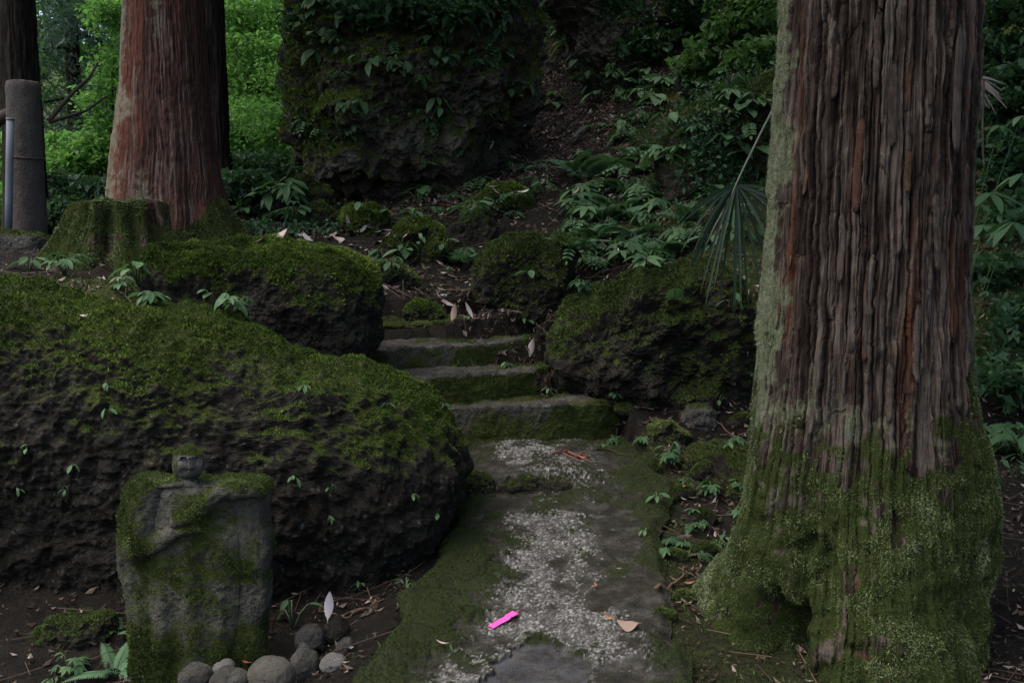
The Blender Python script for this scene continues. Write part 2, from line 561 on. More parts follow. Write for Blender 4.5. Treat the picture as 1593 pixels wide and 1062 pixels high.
ctrl += [np.array(p, float) for p in [
    (-2.5, 11, 1.7), (-4, 12, 1.5), (-7, 9, 1.2), (-7, 20, 0.8), (-3, 16, 2.0), (-3, 22, 2.6), (-12, 30, 2.0), (-5, 34, 5.0), (-25, 40, 5), (-40, 60, 12),
    (-10, 50, 10), (5, 14, 6.4), (8, 12, 7.0), (4, 20, 9.5), (0, 20, 7.5), (0, 30, 10), (10, 30, 13), (25, 40, 17), (10, 60, 18),
    (5, 8, 2.8), (8, 5, 2.2), (4.5, 3.5, 0.7), (0, 0, -0.15), (-3, 0, -0.1), (3, 0, 0.1), (-5, 3.5, 0.5), (0, -6, -0.4), (8, -6, 0.8), (-8, -6, -0.2),
    (-6, 6, 1.2), (25, 5, 7), (-30, 5, -1), (-30, 20, 0), (-40, -10, -2), (40, -10, 6), (0, 2.6, -0.06), (-2.6, 4.6, 0.9), (-2.3, 5.6, 1.25)]]
ctrl = np.array(ctrl)
_K = np.linalg.norm(ctrl[:, None, :2] - ctrl[None, :, :2], axis=2)
_n = len(ctrl)
_A = np.zeros((_n + 3, _n + 3))
_A[:_n, :_n] = _K - np.eye(_n) * 0.02
_A[:_n, _n] = 1
_A[:_n, _n + 1:] = ctrl[:, :2]
_A[_n:, :_n] = _A[:_n, _n:].T
_sol = np.linalg.solve(_A, np.concatenate([ctrl[:, 2], np.zeros(3)]))


def terrain0(x, y):
    x = np.atleast_1d(np.asarray(x, float))
    y = np.atleast_1d(np.asarray(y, float))
    out = np.zeros(len(x))
    for k in range(0, len(x), 20000):
        q = np.stack([x[k:k + 20000], y[k:k + 20000]], -1)
        K = np.sqrt(((q[:, None] - ctrl[None, :, :2]) ** 2).sum(2))
        out[k:k + 20000] = K @ _sol[:_n] + _sol[_n] + q @ _sol[_n + 1:]
    return out


# the path and the steps, in metres: (distance, left X, right X, height)
PATH = np.array([(1.2, -0.75, 0.55, -0.10), (2.6, -0.62, 0.58, -0.07), (3.43, -0.56, 0.62, 0.0), (3.75, -0.50, 0.62, 0.045), (4.0, -0.44, 0.62, 0.08),
                 (4.3, -0.36, 0.68, 0.12), (4.6, -0.30, 0.74, 0.16), (5.0, -0.22, 0.82, 0.21), (5.2, -0.20, 0.86, 0.24), (5.4, -0.26, 0.86, 0.25),
                 (6.0, -0.46, 0.78, 0.275), (6.4, -0.5, 0.72, 0.28)])


def path_at(d):
    return [np.interp(d, PATH[:, 0], PATH[:, k]) for k in (1, 2, 3)]


STEPS = [  # top height, base height, front edge as (px, distance)
    (0.543, 0.22, [(630, 5.95), (700, 5.95), (780, 5.98), (860, 6.06), (940, 6.20), (1010, 6.46)]),
    (0.715, 0.50, [(570, 6.14), (650, 6.17), (720, 6.22), (790, 6.32), (850, 6.52), (900, 6.9)]),
    (0.860, 0.68, [(500, 6.4), (600, 6.43), (680, 6.5), (760, 6.65), (820, 6.92), (855, 7.2)]),
    (0.984, 0.83, [(520, 6.82), (600, 6.88), (660, 6.96), (710, 7.12), (750, 7.4)]),
]
STEPX = []
for zt, zb, e in STEPS:
    e = np.array(e, float)
    STEPX.append(np.stack([(e[:, 0] - 796.5) / F * e[:, 1] / (CP + 0 * e[:, 0]), e[:, 1]], -1))


def terrain(x, y, rough=True):
    x = np.atleast_1d(np.asarray(x, float))
    y = np.atleast_1d(np.asarray(y, float))
    z = terrain0(x, y)
    p = np.stack([x, y, np.zeros(len(x))], -1)
    if rough:
        z = z + 0.035 * fbm(p, 3.0, 3, 21) * sstep(2.0, 5.0, y) + 0.012 * fbm(p, 14, 3, 22)
    l, r, h = path_at(y)
    ins = (x > l + 0.03) & (x < r - 0.03) & (y < 6.3) & (y > 1.0)
    z = np.where(ins, np.minimum(z, h - 0.07), z)
    side = sstep(0.0, 0.35, np.where(x < l, l - x, x - r))
    near = (y < 5.6) & (y > 1.0) & ~ins
    z = np.where(near, np.where(side < 1, (h - 0.045) * (1 - side) + z * side, z), z)
    for (zt, zb, _), sx in zip(STEPS, STEPX):
        fd = np.interp(x, sx[:, 0], sx[:, 1], left=99, right=99)
        z = np.where((y > fd - 0.05) & (y < fd + 0.42), np.minimum(z, zt - 0.05), z)
    return z


def ground_z(x, y):
    return float(terrain(x, y)[0])


def hit(px, py, d0=2.4, d1=40):
    """where the ray through a photo pixel first meets the ground"""
    d = np.concatenate([np.arange(d0, 16, 0.03), np.arange(16, d1, 0.2)])
    P = W(np.full(len(d), px), np.full(len(d), py), d)
    below = P[:, 2] < terrain(P[:, 0], P[:, 1])
    i = int(np.argmax(below)) if below.any() else len(d) - 1
    q = P[i].copy()
    q[2] = ground_z(q[0], q[1])
    return q


def axis(lo, hi, step, far_lo, far_hi):
    core = np.arange(lo, hi + 1e-6, step)
    a, s = [], step
    q = lo
    while q > far_lo:
        s *= 1.18
        q -= s
        a.append(q)
    b, s = [], step
    q = hi
    while q < far_hi:
        s *= 1.18
        q += s
        b.append(q)
    return np.concatenate([a[::-1], core, b])


gx = axis(-4.2, 4.2, 0.035, -70, 70)
gy = axis(2.6, 13.5, 0.035, -30, 110)
GX, GY = np.meshgrid(gx, gy)
gz = terrain(GX.ravel(), GY.ravel())
GV = np.stack([GX.ravel(), GY.ravel(), gz], -1)
GQ = grid_faces(len(gy), len(gx))
near_m = fbm(GV, 1.6, 3, 41)
gmoss = np.clip(0.25 * near_m + 0.12, 0, 1)
gmoss = np.where(GV[:, 1] > 13, 0.5, gmoss)
gmoss = np.maximum(gmoss, 0.62 * sstep(0.2, 1.6, GV[:, 0] - 0.3 * np.abs(GV[:, 1] - 9) + 0.9 * near_m) * (GV[:, 1] > 6.7))
gmoss = np.maximum(gmoss, 0.75 * np.exp(-((GV[:, 0] + 2.3) ** 2 + (GV[:, 1] - 5.8) ** 2) / 0.5))
gmoss = np.maximum(gmoss, 0.42 * sstep(0.0, 0.4, near_m + 0.15) * ((GV[:, 0] > 0.5) & (GV[:, 0] < 1.5) & (GV[:, 1] > 3.3) & (GV[:, 1] < 6.4)))
ground = make('ground', GV, GQ, M['soil'], attrs={'moss': gmoss})
ground['kind'] = 'structure'

# ------------------------------------------------------------------ path
nd_, nl_ = 640, 280
pd = np.concatenate([np.linspace(1.2, 3.2, 60, endpoint=False), np.linspace(3.2, 6.25, nd_)])
pt = np.linspace(0, 1, nl_)
pl, pr, ph = path_at(pd)
wob = 0.05 * fbm(np.stack([pd, pd * 0, pd * 0], -1), 3.5, 3, 2)
wob2 = 0.05 * fbm(np.stack([pd, pd * 0 + 5, pd * 0], -1), 3.5, 3, 3)
PX = (pl + wob)[:, None] * (1 - pt) + (pr + wob2)[:, None] * pt
PD = np.repeat(pd[:, None], nl_, 1)
PZ = np.repeat(ph[:, None], nl_, 1)
flat = np.stack([PX.ravel(), PD.ravel(), np.zeros(PX.size)], -1)
ppx = 796.5 + PX / PD * F           # lateral place as the pebbled strip bends along the path
cl = np.interp(PD, [1.2, 3.4, 3.75, 4.2, 4.7, 5.15, 5.3, 5.45, 6.0], [-0.30, -0.26, -0.10, -0.03, -0.04, 0.05, 0.03, -0.08, -0.10])
cr = np.interp(PD, [1.2, 3.4, 3.75, 4.2, 4.7, 5.15, 5.3, 5.45, 6.0], [0.34, 0.40, 0.44, 0.43, 0.42, 0.44, 0.48, 0.52, 0.44])
nlow = fbm(flat, 4.0, 4, 31).reshape(PX.shape)
nmid = fbm(flat, 14.0, 3, 32).reshape(PX.shape)
ind = np.minimum(PX - cl, cr - PX)
nfin = fbm(flat, 48.0, 3, 33).reshape(PX.shape)
agg = sstep(-0.04, 0.12, ind - 0.02 + 0.12 * nlow + 0.07 * nmid + 0.09 * nfin)
bald = sstep(0.05, 0.35, fbm(flat, 2.6, 3, 77).reshape(PX.shape) - 0.05) * sstep(0.1, 0.3, PX - 0.0)
agg = agg * (1 - 0.72 * bald)
agg = agg * np.clip(0.52 + 0.55 * nlow + 0.55 * nmid, 0.0, 1)
agg = agg * np.where(fbm(flat, 95, 2, 78).reshape(PX.shape) > -0.28, 1, 0.25)
edge_d = np.interp(PX + 0.03 * nmid, [-0.12, -0.08, -0.02, 0.03, 0.12, 0.20, 0.27, 0.31], [3.25, 3.43, 3.53, 3.62, 3.64, 3.56, 3.50, 3.2]) + 0.03 * nmid + 0.02 * nlow
slab = sstep(0.0, 0.010, edge_d - PD) * sstep(-0.14, -0.10, PX + 0.03 * nlow) * sstep(0.33, 0.29, PX + 0.03 * nlow) * sstep(3.0, 3.1, PD)
agg = agg * (1 - slab)
f1, f2, cid = worley(flat * np.array([1, 0.85, 1]) + 0.004 * np.stack([fbm(flat, 60, 2, 6)] * 3, -1) * np.array([1, 1, 0]), 92, 5)
g1, g2, gid = worley(flat, 120, 9)
peb = np.clip(1 - f1 * 1.25, 0, 1).reshape(PX.shape)
agg0 = agg.copy()
bury = ((cid * 7.131) % 1.0).reshape(PX.shape)
agg = sstep(-0.10, 0.10, agg * 1.1 - 0.85 * bury) * sstep(0.0, 0.25, agg) * sstep(0.05, 0.30, peb)
PZ = PZ + agg * (0.0055 * peb ** 0.7 + 0.004 * (gid.reshape(PX.shape) - 0.5)) + 0.010 * nlow + 0.003 * nmid
tone = np.clip(-0.08 + 0.74 * cid.reshape(PX.shape) + 0.25 * gid.reshape(PX.shape) + 0.35 * (peb - 0.35), 0, 1)
# small ledge where the lower slab meets the landing before the steps
ledge_d = 5.28 + 0.05 * np.sin(PX * 4) + 0.035 * nmid - 0.05 * PX
ledge = sstep(-0.03, 0.015, PD - ledge_d) * sstep(0.75, 0.2, PX)
PZ = PZ + 0.045 * ledge - 0.02 * sstep(0.12, 0.0, np.abs(PD - ledge_d + 0.04)) * sstep(0.5, 0.1, PX)
mossp = sstep(0.0, 0.16, -ind - 0.03 + 0.13 * nlow + 0.06 * nmid + 0.06 * nfin - 0.10 * (PX > 0.3) * (PD < 5.2)) * 0.95
mossp = np.maximum(mossp, 0.7 * sstep(-0.05, 0.5, fbm(flat, 6, 4, 79).reshape(PX.shape) + 0.2 * nmid + 0.2 * nfin) * (1 - agg))
mossp = np.maximum(mossp * (1 - slab), 0.75 * sstep(0.045, 0.0, np.abs(edge_d - PD - 0.005 + 0.02 * nfin)) * sstep(-0.13, -0.08, PX) * sstep(0.33, 0.28, PX) * sstep(-0.3, 0.3, nlow + nmid))
PZ = PZ + 0.016 * mossp * (0.6 + nlow) - 0.014 * slab
edge = np.minimum(pt, 1 - pt)[None, :] * (pr - pl)[:, None]
PZ = PZ - 0.03 * sstep(0.05, 0.0, edge)
PV = np.stack([PX, PD, PZ], -1)
skl = PV[:, :1].copy(); skl[..., 2] -= 0.16; skl[..., 0] += 0.02
skr = PV[:, -1:].copy(); skr[..., 2] -= 0.16; skr[..., 0] -= 0.02
PV2 = np.concatenate([skl, PV, skr], 1)
ext = lambda a: np.concatenate([a[:, :1], a, a[:, -1:]], 1).ravel()
PQ = grid_faces(len(pd), nl_ + 2)
PVf = PV2.reshape(-1, 3)
path = make('path', PVf, PQ, M['path'], None, False, attrs={'agg': ext(agg), 'tone': ext(tone), 'mortar': ext(agg0), 'moss': ext(mossp), 'wet': ext(slab * np.clip(0.62 + 0.5 * nmid + 0.3 * nfin, 0.2, 0.9))})
path['kind'] = 'structure'
wv = ext(np.clip(mossp - 0.5, 0, 1) * (PD > 2.9) * (0.5 + 0.5 * (PX < 0.1)))
bv, bt, tint = blades(PVf, PQ, wv, 70000, 0.009, RNG, tfreq=20)
stuff(make('moss', bv, bt, M['moss_dull'], path, False, {'tint': tint * 0.52}))


def path_z(x, y):
    i = int(np.clip(np.searchsorted(pd, y), 1, len(pd) - 1))
    j = int(np.clip(round((x - PX[i, 0]) / (PX[i, -1] - PX[i, 0]) * (nl_ - 1)), 0, nl_ - 1))
    return float(PZ[max(i - 2, 0):i + 3, max(j - 2, 0):j + 3].max())


# ------------------------------------------------------------------ steps
stairs = empty('stone_stairs', (-0.3, 6.0, 0.3))
tag(stairs, 'four worn mossy concrete steps curving up between the boulders', 'steps')
for k, ((zt, zb, _), sx) in enumerate(zip(STEPS, STEPX)):
    n = 260
    s = np.linspace(0, 1, n)
    xs = np.interp(s, np.linspace(0, 1, len(sx)), sx[:, 0])
    ker = np.ones(31) / 31
    ys = np.interp(xs, sx[:, 0], sx[:, 1])
    ys = np.convolve(np.pad(ys, 15, 'edge'), ker, 'valid')
    m = 34
    hz = np.linspace(0, 1, m)
    rows = []
    for j in range(m):                       # riser, bottom to top
        rows.append(np.stack([xs, ys + 0.012 * (hz[j]), zb + (zt - 0.018 - zb) * np.full(n, hz[j])], -1))
    for a in (25, 50, 75, 90):               # worn nose
        rows.append(np.stack([xs, ys + 0.012 + 0.018 * (1 - math.cos(R(a))), np.full(n, zt - 0.018 + 0.018 * math.sin(R(a)))], -1))
    for b in np.linspace(0.05, 0.55, 16):    # tread
        rows.append(np.stack([xs - b * 0.1, ys + b, np.full(n, zt)], -1))
    back = rows[-1].copy(); back[:, 2] -= 0.2
    rows.append(back)
    V = np.array(rows).reshape(-1, 3)
    Q = grid_faces(len(rows), n)
    nz = fbm(V, 9, 4, 50 + k)
    nn = vnormals(V, Q)
    V = V + nn * (0.011 * nz + 0.012 * fbm(V, 3, 2, 60 + k) + 0.004 * fbm(V, 45, 3, 65 + k))[:, None]
    chip = sstep(0.25, 0.6, fbm(V, 5, 3, 70 + k)) * sstep(0.05, 0.0, np.abs(V[:, 2] - zt)) * 0.02
    V[:, 2] -= chip
    ss = np.tile(s, len(rows))
    front = (np.repeat(np.arange(len(rows)), n) < m + 3)
    ms = 0.46 + 0.16 * front + 0.5 * sstep(0.35, 0.9, ss) + 0.55 * fbm(V, 5, 4, 80 + k)
    if k == 3:
        ms = ms + 0.4
    nose = np.abs(np.repeat(np.arange(len(rows)), n) - (m + 3)) < 6
    ms = np.where(nose, ms - 1.0 * (1 - sstep(0.55, 0.95, ss)) * (0 if k == 3 else 1), ms)
    ms = np.clip(ms, 0, 1)
    st = make('step', V, Q, M['step'], stairs, False, attrs={'moss': ms})
    bv, bt, tint = blades(V, Q, np.clip(ms - 0.5, 0, 1), 14000, 0.013, RNG)
    mo = link('moss', mesh_data('moss', bv - np.array(stairs.location), bt, M['moss_dull'], False, {'tint': tint * 0.62}), st)
    stuff(mo)


# ------------------------------------------------------------------ rocks
def rock_shape(poly, d, T, e=0.5, nth=260, nf=120, nb=30, lump=0.05, lfreq=4, fine=0.012, seed=0, wor=0.0, wfreq=9, lean=0.0, back=0.35):
    """closed rock whose outline facing us follows poly (photo pixels at distance d), half thickness T"""
    P = np.array([W(a, b, d) for a, b in poly])
    c = np.array([(P[:, 0].min() + P[:, 0].max()) / 2, d, (P[:, 2].min() + P[:, 2].max()) / 2])
    q = P - c
    th = np.arctan2(q[:, 2], q[:, 0])
    rr = np.hypot(q[:, 0], q[:, 2])
    o = np.argsort(th)
    th, rr = th[o], rr[o]
    TH = np.linspace(-math.pi, math.pi, nth, endpoint=False)
    RR = np.interp(TH, np.concatenate([th - 2 * math.pi, th, th + 2 * math.pi]), np.tile(rr, 3))
    kk = max(3, nth // 60) | 1
    RR = np.convolve(np.pad(RR, kk // 2, 'wrap'), np.ones(kk) / kk, 'valid')
    ea = e
    a1 = np.linspace(0.0, 1, nf, endpoint=False)
    rf = 0.015 + 0.985 * np.sin(a1 * math.pi / 2) ** 0.75
    al = np.concatenate([np.arcsin(np.clip(rf, 0, 1) ** (1 / ea)), math.pi / 2 + np.linspace(0, 0.92, nb) * math.pi / 2])
    rad = np.sin(al) ** ea
    dep = -T * np.sign(np.cos(al)) * np.abs(np.cos(al)) ** ea
    dep = np.where(dep > 0, dep * back, dep)
    X = c[0] + rad[:, None] * (RR * np.cos(TH))[None]
    Z = c[2] + rad[:, None] * (RR * np.sin(TH))[None]
    Y = c[1] + dep[:, None] + lean * (Z - c[2])
    V = np.stack([X, Y, Z], -1).reshape(-1, 3)
    Q = grid_faces(len(al), nth, True)[:, ::-1]
    cap = np.arange(nth)
    V = np.concatenate([V, V[:nth].mean(0)[None], V[-nth:].mean(0)[None]])
    i2 = np.roll(cap, -1)
    Tt = np.concatenate([np.stack([cap, i2, np.full(nth, len(V) - 2)], -1),
                         np.stack([len(V) - 2 - nth + i2, len(V) - 2 - nth + cap, np.full(nth, len(V) - 1)], -1)])
    nn = vnormals(V, Q)
    ct = V[:-2].mean(0)
    if ((nn[:-2] * (V[:-2] - ct)).sum(1)).mean() < 0:
        Q = Q[:, ::-1]; Tt = Tt[:, ::-1]; nn = -nn
    rd = 1 - np.abs(fbm(V, lfreq, 3, 100 + seed))
    dsp = lump * fbm(V, lfreq, 4, 120 + seed) + lump * 0.6 * (rd - 0.6) + fine * fbm(V, lfreq * 7, 3, 140 + seed) + fine * 0.7 * (0.6 - np.abs(fbm(V, lfreq * 13, 2, 145 + seed)))
    if wor:
        f1, f2, _ = worley(V, wfreq, 150 + seed)
        h1, _, _ = worley(V, wfreq * 2.6, 151 + seed)
        dsp += wor * (np.clip(0.75 - f1, 0, 1) + 0.4 * np.clip(0.7 - h1, 0, 1))
    dsp = dsp - dsp.mean()
    V = V + nn * dsp[:, None]
    return V, Q, Tt, vnormals(V, Q), c


def rock(name, label, poly, d, T, mat='rock_dark', moss=0.5, mossn=20000, mL=0.016, mmat='moss', cat='boulder', group=None, mbias=0.0, hmix=0.5, tmul=1.0, mfun=None, mnoise=0.38, **kw):
    V, Q, Tt, nn, c = rock_shape(poly, d, T, **kw)
    sd = kw.get('seed', 0)
    h = (V[:, 2] - V[:, 2].min()) / (V[:, 2].max() - V[:, 2].min())
    mk = moss + 0.8 * (nn[:, 2] - 0.35) + hmix * (h - 0.5) + mnoise * fbm(V, 3.5, 4, 200 + sd) + mbias
    if mfun is not None:
        mk = mk + mfun(V)
    mk = np.clip(mk, 0, 1)
    o = make(name, V, [Q, Tt], M[mat], None, len(V) < 12000, {'moss': mk})
    tag(o, label, cat, group)
    if mossn:
        wv = np.clip((mk - 0.42) * 2, 0, 1) * (nn[:, 1] < 0.75)
        bv, bt, tint = blades(V, Q, wv, mossn, mL, RNG)
        stuff(make('moss', bv, bt, M[mmat], o, False, {'tint': tint * tmul}))
    return V, Q, nn


rock('mossy_boulder', 'huge dark lumpy boulder with a moss cap, behind the carved stone figure',
     [(-330, 480), (-120, 440), (0, 442), (60, 452), (130, 470), (250, 482), (320, 488), (390, 505), (440, 532), (490, 553), (540, 560), (600, 572),
      (650, 602), (692, 650), (718, 700), (716, 760), (695, 820), (655, 868), (600, 930), (450, 1010), (200, 1085), (-100, 1100), (-340, 900)],
     4.85, 0.80, mat='rock_pebbly', moss=-0.42, mossn=180000, mL=0.014, mnoise=0.34, tmul=0.74, e=0.55, nth=620, nf=260, nb=50, lump=0.035, lfreq=2.2, fine=0.016, wor=0.045, wfreq=12, seed=1, hmix=2.3,
     mfun=lambda V: 0.75 * sstep(-1.2, -0.3, V[:, 0]) * sstep(0.35, 0.85, V[:, 2]) + 0.12 * sstep(0.1, 0.5, fbm(V, 2.2, 3, 9)))
rock('mossy_boulder', 'long flat-topped mossy boulder below the left cedar, dark underside',
     [(243, 405), (262, 386), (320, 380), (400, 384), (480, 387), (540, 392), (570, 410), (581, 440), (586, 490), (594, 525), (578, 550), (530, 565),
      (480, 575), (420, 580), (360, 550), (300, 500), (262, 455), (245, 425)],
     6.25, 0.55, moss=0.34, mossn=110000, mL=0.020, e=0.5, nth=360, nf=160, lump=0.04, lfreq=3.2, fine=0.012, wor=0.02, seed=2, hmix=1.6)
rock('mossy_boulder', 'rugged rounded mossy boulder at the right end of the steps',
     [(866, 550), (880, 510), (918, 470), (958, 442), (1000, 431), (1040, 419), (1080, 412), (1106, 408), (1126, 425), (1142, 460), (1156, 500), (1162, 550),
      (1152, 605), (1100, 632), (1040, 645), (980, 622), (920, 602), (880, 580)],
     6.65, 0.52, moss=0.42, mossn=90000, mL=0.018, mmat='moss_dull', e=0.5, nth=360, nf=170, lump=0.09, lfreq=2.6, fine=0.02, wor=0.07, wfreq=6, seed=3, hmix=0.9)
rock('mossy_rock', 'blocky mossy rock above the steps, left of the broad rugged boulder',
     [(742, 420), (760, 395), (800, 375), (840, 362), (875, 370), (890, 395), (889, 440), (880, 480), (845, 515), (790, 510), (752, 475)],
     7.6, 0.36, moss=0.5, mossn=26000, mL=0.022, mmat='moss_dull', e=0.5, lump=0.05, lfreq=4, wor=0.03, seed=4, hmix=0.8, cat='rock')
rock('mossy_rock', 'domed mossy rock on the litter slope just left of the fern',
     [(600, 392), (612, 360), (640, 342), (670, 348), (692, 370), (698, 402), (680, 425), (620, 425)], 8.6, 0.32, moss=0.55, mossn=18000, mL=0.024, seed=5, nth=200, nf=90, lump=0.060, cat='rock')
rock('mossy_rock', 'bright mossy rock highest on the slope below the dark cliff',
     [(728, 322), (745, 300), (775, 290), (805, 290), (822, 312), (822, 345), (780, 352), (735, 348)], 9.7, 0.36, moss=0.6, mossn=16000, mL=0.026, seed=6, nth=180, nf=80, lump=0.068, cat='rock')
rock('mossy_rock', 'small round mossy rock under the foot of the dark cliff',
     [(535, 358), (548, 330), (575, 320), (597, 332), (603, 360), (590, 378), (548, 378)], 9.4, 0.24, moss=0.6, mossn=11000, mL=0.025, seed=7, nth=160, nf=70, lump=0.051, cat='rock')
rock('mossy_rock', 'larger of two mossy rocks at the left foot of the dark cliff',
     [(428, 335), (436, 300), (462, 281), (492, 288), (512, 312), (515, 345), (480, 356), (440, 352)], 10.2, 0.36, moss=0.5, mossn=13000, mL=0.027, mmat='moss_dull', seed=8, nth=180, nf=80, lump=0.068, cat='rock')
rock('mossy_rock', 'smaller of two mossy rocks at the left foot of the dark cliff',
     [(462, 345), (474, 324), (500, 318), (520, 328), (524, 350), (495, 358)], 9.75, 0.22, moss=0.55, mossn=7000, mL=0.025, mmat='moss_dull', seed=9, nth=140, nf=60, lump=0.051, cat='rock')
rock('mossy_rock', 'low mossy rock right behind the flat-topped boulder',
     [(578, 455), (588, 425), (612, 412), (640, 420), (656, 445), (652, 472), (610, 480), (584, 474)], 7.9, 0.26, moss=0.4, mossn=12000, mL=0.022, mmat='moss_dull', seed=10, nth=160, nf=70, lump=0.051, cat='rock')
rock('mossy_rock', 'tiny mossy lump resting on the topmost step',
     [(628, 488), (640, 474), (660, 469), (682, 476), (690, 492), (660, 503)], 7.25, 0.12, moss=0.55, mossn=6000, mL=0.018, seed=11, nth=120, nf=50, lump=0.015, cat='rock')
rock('grey_rock', 'angular grey rock with a pale top edge behind the fern',
     [(692, 366), (712, 347), (735, 340), (752, 345), (770, 352), (768, 372), (740, 385), (700, 382)], 9.0, 0.16, mat='rock_dark', moss=0.1, mossn=0, seed=12, nth=140, nf=60, lump=0.05, e=0.35, lean=0.5, cat='rock')
rock('mossy_rock', 'mossy rock beside the right edge of the upper landing',
     [(998, 690), (1006, 664), (1030, 653), (1056, 662), (1062, 690), (1040, 706), (1008, 704)], 5.95, 0.16, moss=0.35, mossn=8000, mL=0.014, mmat='moss_dull', seed=13, nth=140, nf=60, lump=0.051, cat='rock')
rock('mossy_rock', 'flat mossy stone left of the near cedar roots',
     [(1058, 728), (1066, 704), (1090, 694), (1112, 704), (1116, 728), (1088, 744)], 5.6, 0.14, moss=0.25, mossn=5000, mL=0.013, mmat='moss_dull', seed=14, nth=120, nf=50, lump=0.043, cat='rock')
rock('mossy_rock', 'wide mossy rock tucked against the left flank of the near cedar',
     [(1092, 770), (1105, 725), (1140, 696), (1185, 690), (1230, 720), (1235, 780), (1180, 810), (1120, 800)], 5.4, 0.3, moss=0.3, mossn=16000, mL=0.014, mmat='moss_dull', seed=15, nth=200, nf=80, lump=0.068, cat='rock')
rock('grey_rock', 'bare grey rock under the rugged boulder at the right of the steps',
     [(1052, 655), (1065, 638), (1085, 632), (1106, 642), (1110, 660), (1080, 668)], 6.15, 0.12, mat='rock_grey', moss=-0.15, mossn=0, seed=16, nth=120, nf=50, lump=0.025, cat='rock')
rock('mossy_rock', 'dark mossy rock in the corner left of the carved figure',
     [(20, 1080), (45, 1000), (85, 955), (140, 935), (185, 950), (200, 1000), (195, 1090), (110, 1110)], 3.98, 0.16, moss=0.2, mossn=16000, mL=0.011, mmat='moss_dull', tmul=0.8, seed=17, nth=220, nf=90, lump=0.03, wor=0.02, cat='rock')
rock('edging_stone', 'dark squared stone set under the landing edge of the path',
     [(770, 785), (776, 760), (800, 750), (850, 748), (892, 754), (884, 776), (854, 796), (812, 808), (780, 804)], 5.20, 0.09, moss=-0.3, mossn=3000, mL=0.01, mmat='moss_dull', seed=18, nth=140, nf=60, lump=0.015, e=0.35, cat='stone')
rock('edging_stone', 'mossy lump of stone left of the squared edging stone',
     [(715, 800), (718, 755), (740, 732), (764, 740), (768, 775), (760, 806), (735, 815)], 5.18, 0.13, moss=0.3, mossn=6000, mL=0.011, mmat='moss_dull', seed=19, nth=140, nf=60, lump=0.02, cat='stone')
rock('cliff_rock', 'towering dark rock face with hanging plants behind the steps',
     [(520, -330), (470, -200), (457, 0), (449, 100), (452, 180), (465, 228), (500, 262), (540, 302), (600, 322), (650, 314), (705, 292), (765, 262), (805, 228), (828, 180),
      (832, 100), (826, 0), (815, -200), (760, -330)],
     11.4, 1.3, mat='rock_cliff', moss=0.48, mossn=170000, mL=0.03, mmat='moss', tmul=1.1, e=0.7, nth=460, nf=240, lump=0.14, lfreq=1.3, fine=0.07, wor=0.16, wfreq=2.6, seed=20, hmix=0.3, cat='cliff', mfun=lambda V: 0.4 * sstep(-1.3, -2.2, V[:, 0]))
rock('cliff_rock', 'smaller grey-tipped rock face across the gully from the towering one',
     [(870, -90), (868, 40), (885, 110), (905, 160), (940, 192), (975, 182), (1002, 150), (1022, 90), (1034, 0), (1020, -100), (940, -150)],
     12.6, 0.8, mat='rock_cliff', moss=0.25, mossn=50000, mL=0.032, mmat='moss_dull', tmul=1.0, lump=0.12, lfreq=1.6, fine=0.04, wor=0.12, wfreq=3, seed=21, hmix=0.6, cat='cliff')
rock('mossy_bank', 'steep green moss bank above the palm leaf',
     [(1020, 310), (1045, 225), (1095, 165), (1150, 135), (1230, 118), (1330, 200), (1330, 370), (1240, 400), (1150, 370), (1070, 345)],
     9.2, 0.7, moss=0.5, mossn=60000, mL=0.03, mmat='moss_dull', lump=0.09, lfreq=2, fine=0.03, wor=0.06, wfreq=4, seed=22, hmix=0.3, cat='bank')
rock('grey_block', 'squared grey stone half buried high on the right slope',
     [(1055, 140), (1056, 104), (1070, 98), (1096, 100), (1106, 112), (1104, 145)], 11.0, 0.16, mat='rock_grey', moss=-0.2, mossn=0, seed=23, nth=120, nf=50, lump=0.02, e=0.35, cat='stone')

# loose stones round the foot of the carved figure
ORD = ['nearest to', 'second from', 'third from', 'fourth from', 'fifth from', 'sixth from', 'seventh from', 'eighth from', 'ninth from', 'tenth from', 'eleventh from', 'twelfth from', 'thirteenth from', 'farthest from', 'fifteenth from', 'sixteenth from']
PEB = [
    ('smooth dark grey pebble, leftmost of the row before the carved figure', [(280, 1050), (292, 1035), (318, 1032), (332, 1045), (326, 1066), (290, 1068)], 3.52, 'rock_grey'),
    ('blue-grey oval pebble beside the big beige cobble', [(326, 1054), (338, 1042), (366, 1040), (386, 1046), (390, 1058), (360, 1070), (332, 1068)], 3.46, 'rock_grey'),
    ('small pale flat pebble on top of the row before the carved figure', [(330, 1038), (342, 1030), (360, 1028), (366, 1036), (350, 1044)], 3.56, 'pale'),
    ('big rounded beige cobble in the row before the carved figure', [(386, 1046), (398, 1026), (426, 1020), (450, 1030), (460, 1052), (450, 1076), (405, 1078)], 3.5, 'beige'),
    ('pointed grey stone standing beside the beige cobble', [(454, 1040), (462, 1016), (472, 1000), (484, 1010), (496, 1032), (490, 1054), (464, 1058)], 3.62, 'rock_grey'),
    ('pale flat oval stone at the moss edge of the path', [(497, 1034), (506, 1020), (524, 1017), (539, 1025), (532, 1037), (508, 1043)], 3.6, 'pale'),
    ('dull greenish stone behind the pointed grey stone', [(462, 1005), (466, 980), (480, 970), (498, 978), (504, 998), (490, 1010)], 3.78, 'rock_grey'),
    ('dark stone behind the upright fallen leaf', [(506, 992), (510, 965), (526, 955), (540, 968), (542, 990), (524, 998)], 3.85, 'rock_dark'),
    ('small brown stone above the pale flat oval stone', [(524, 1016), (530, 998), (546, 990), (552, 1004), (546, 1018)], 3.7, 'rock_grey'),
]
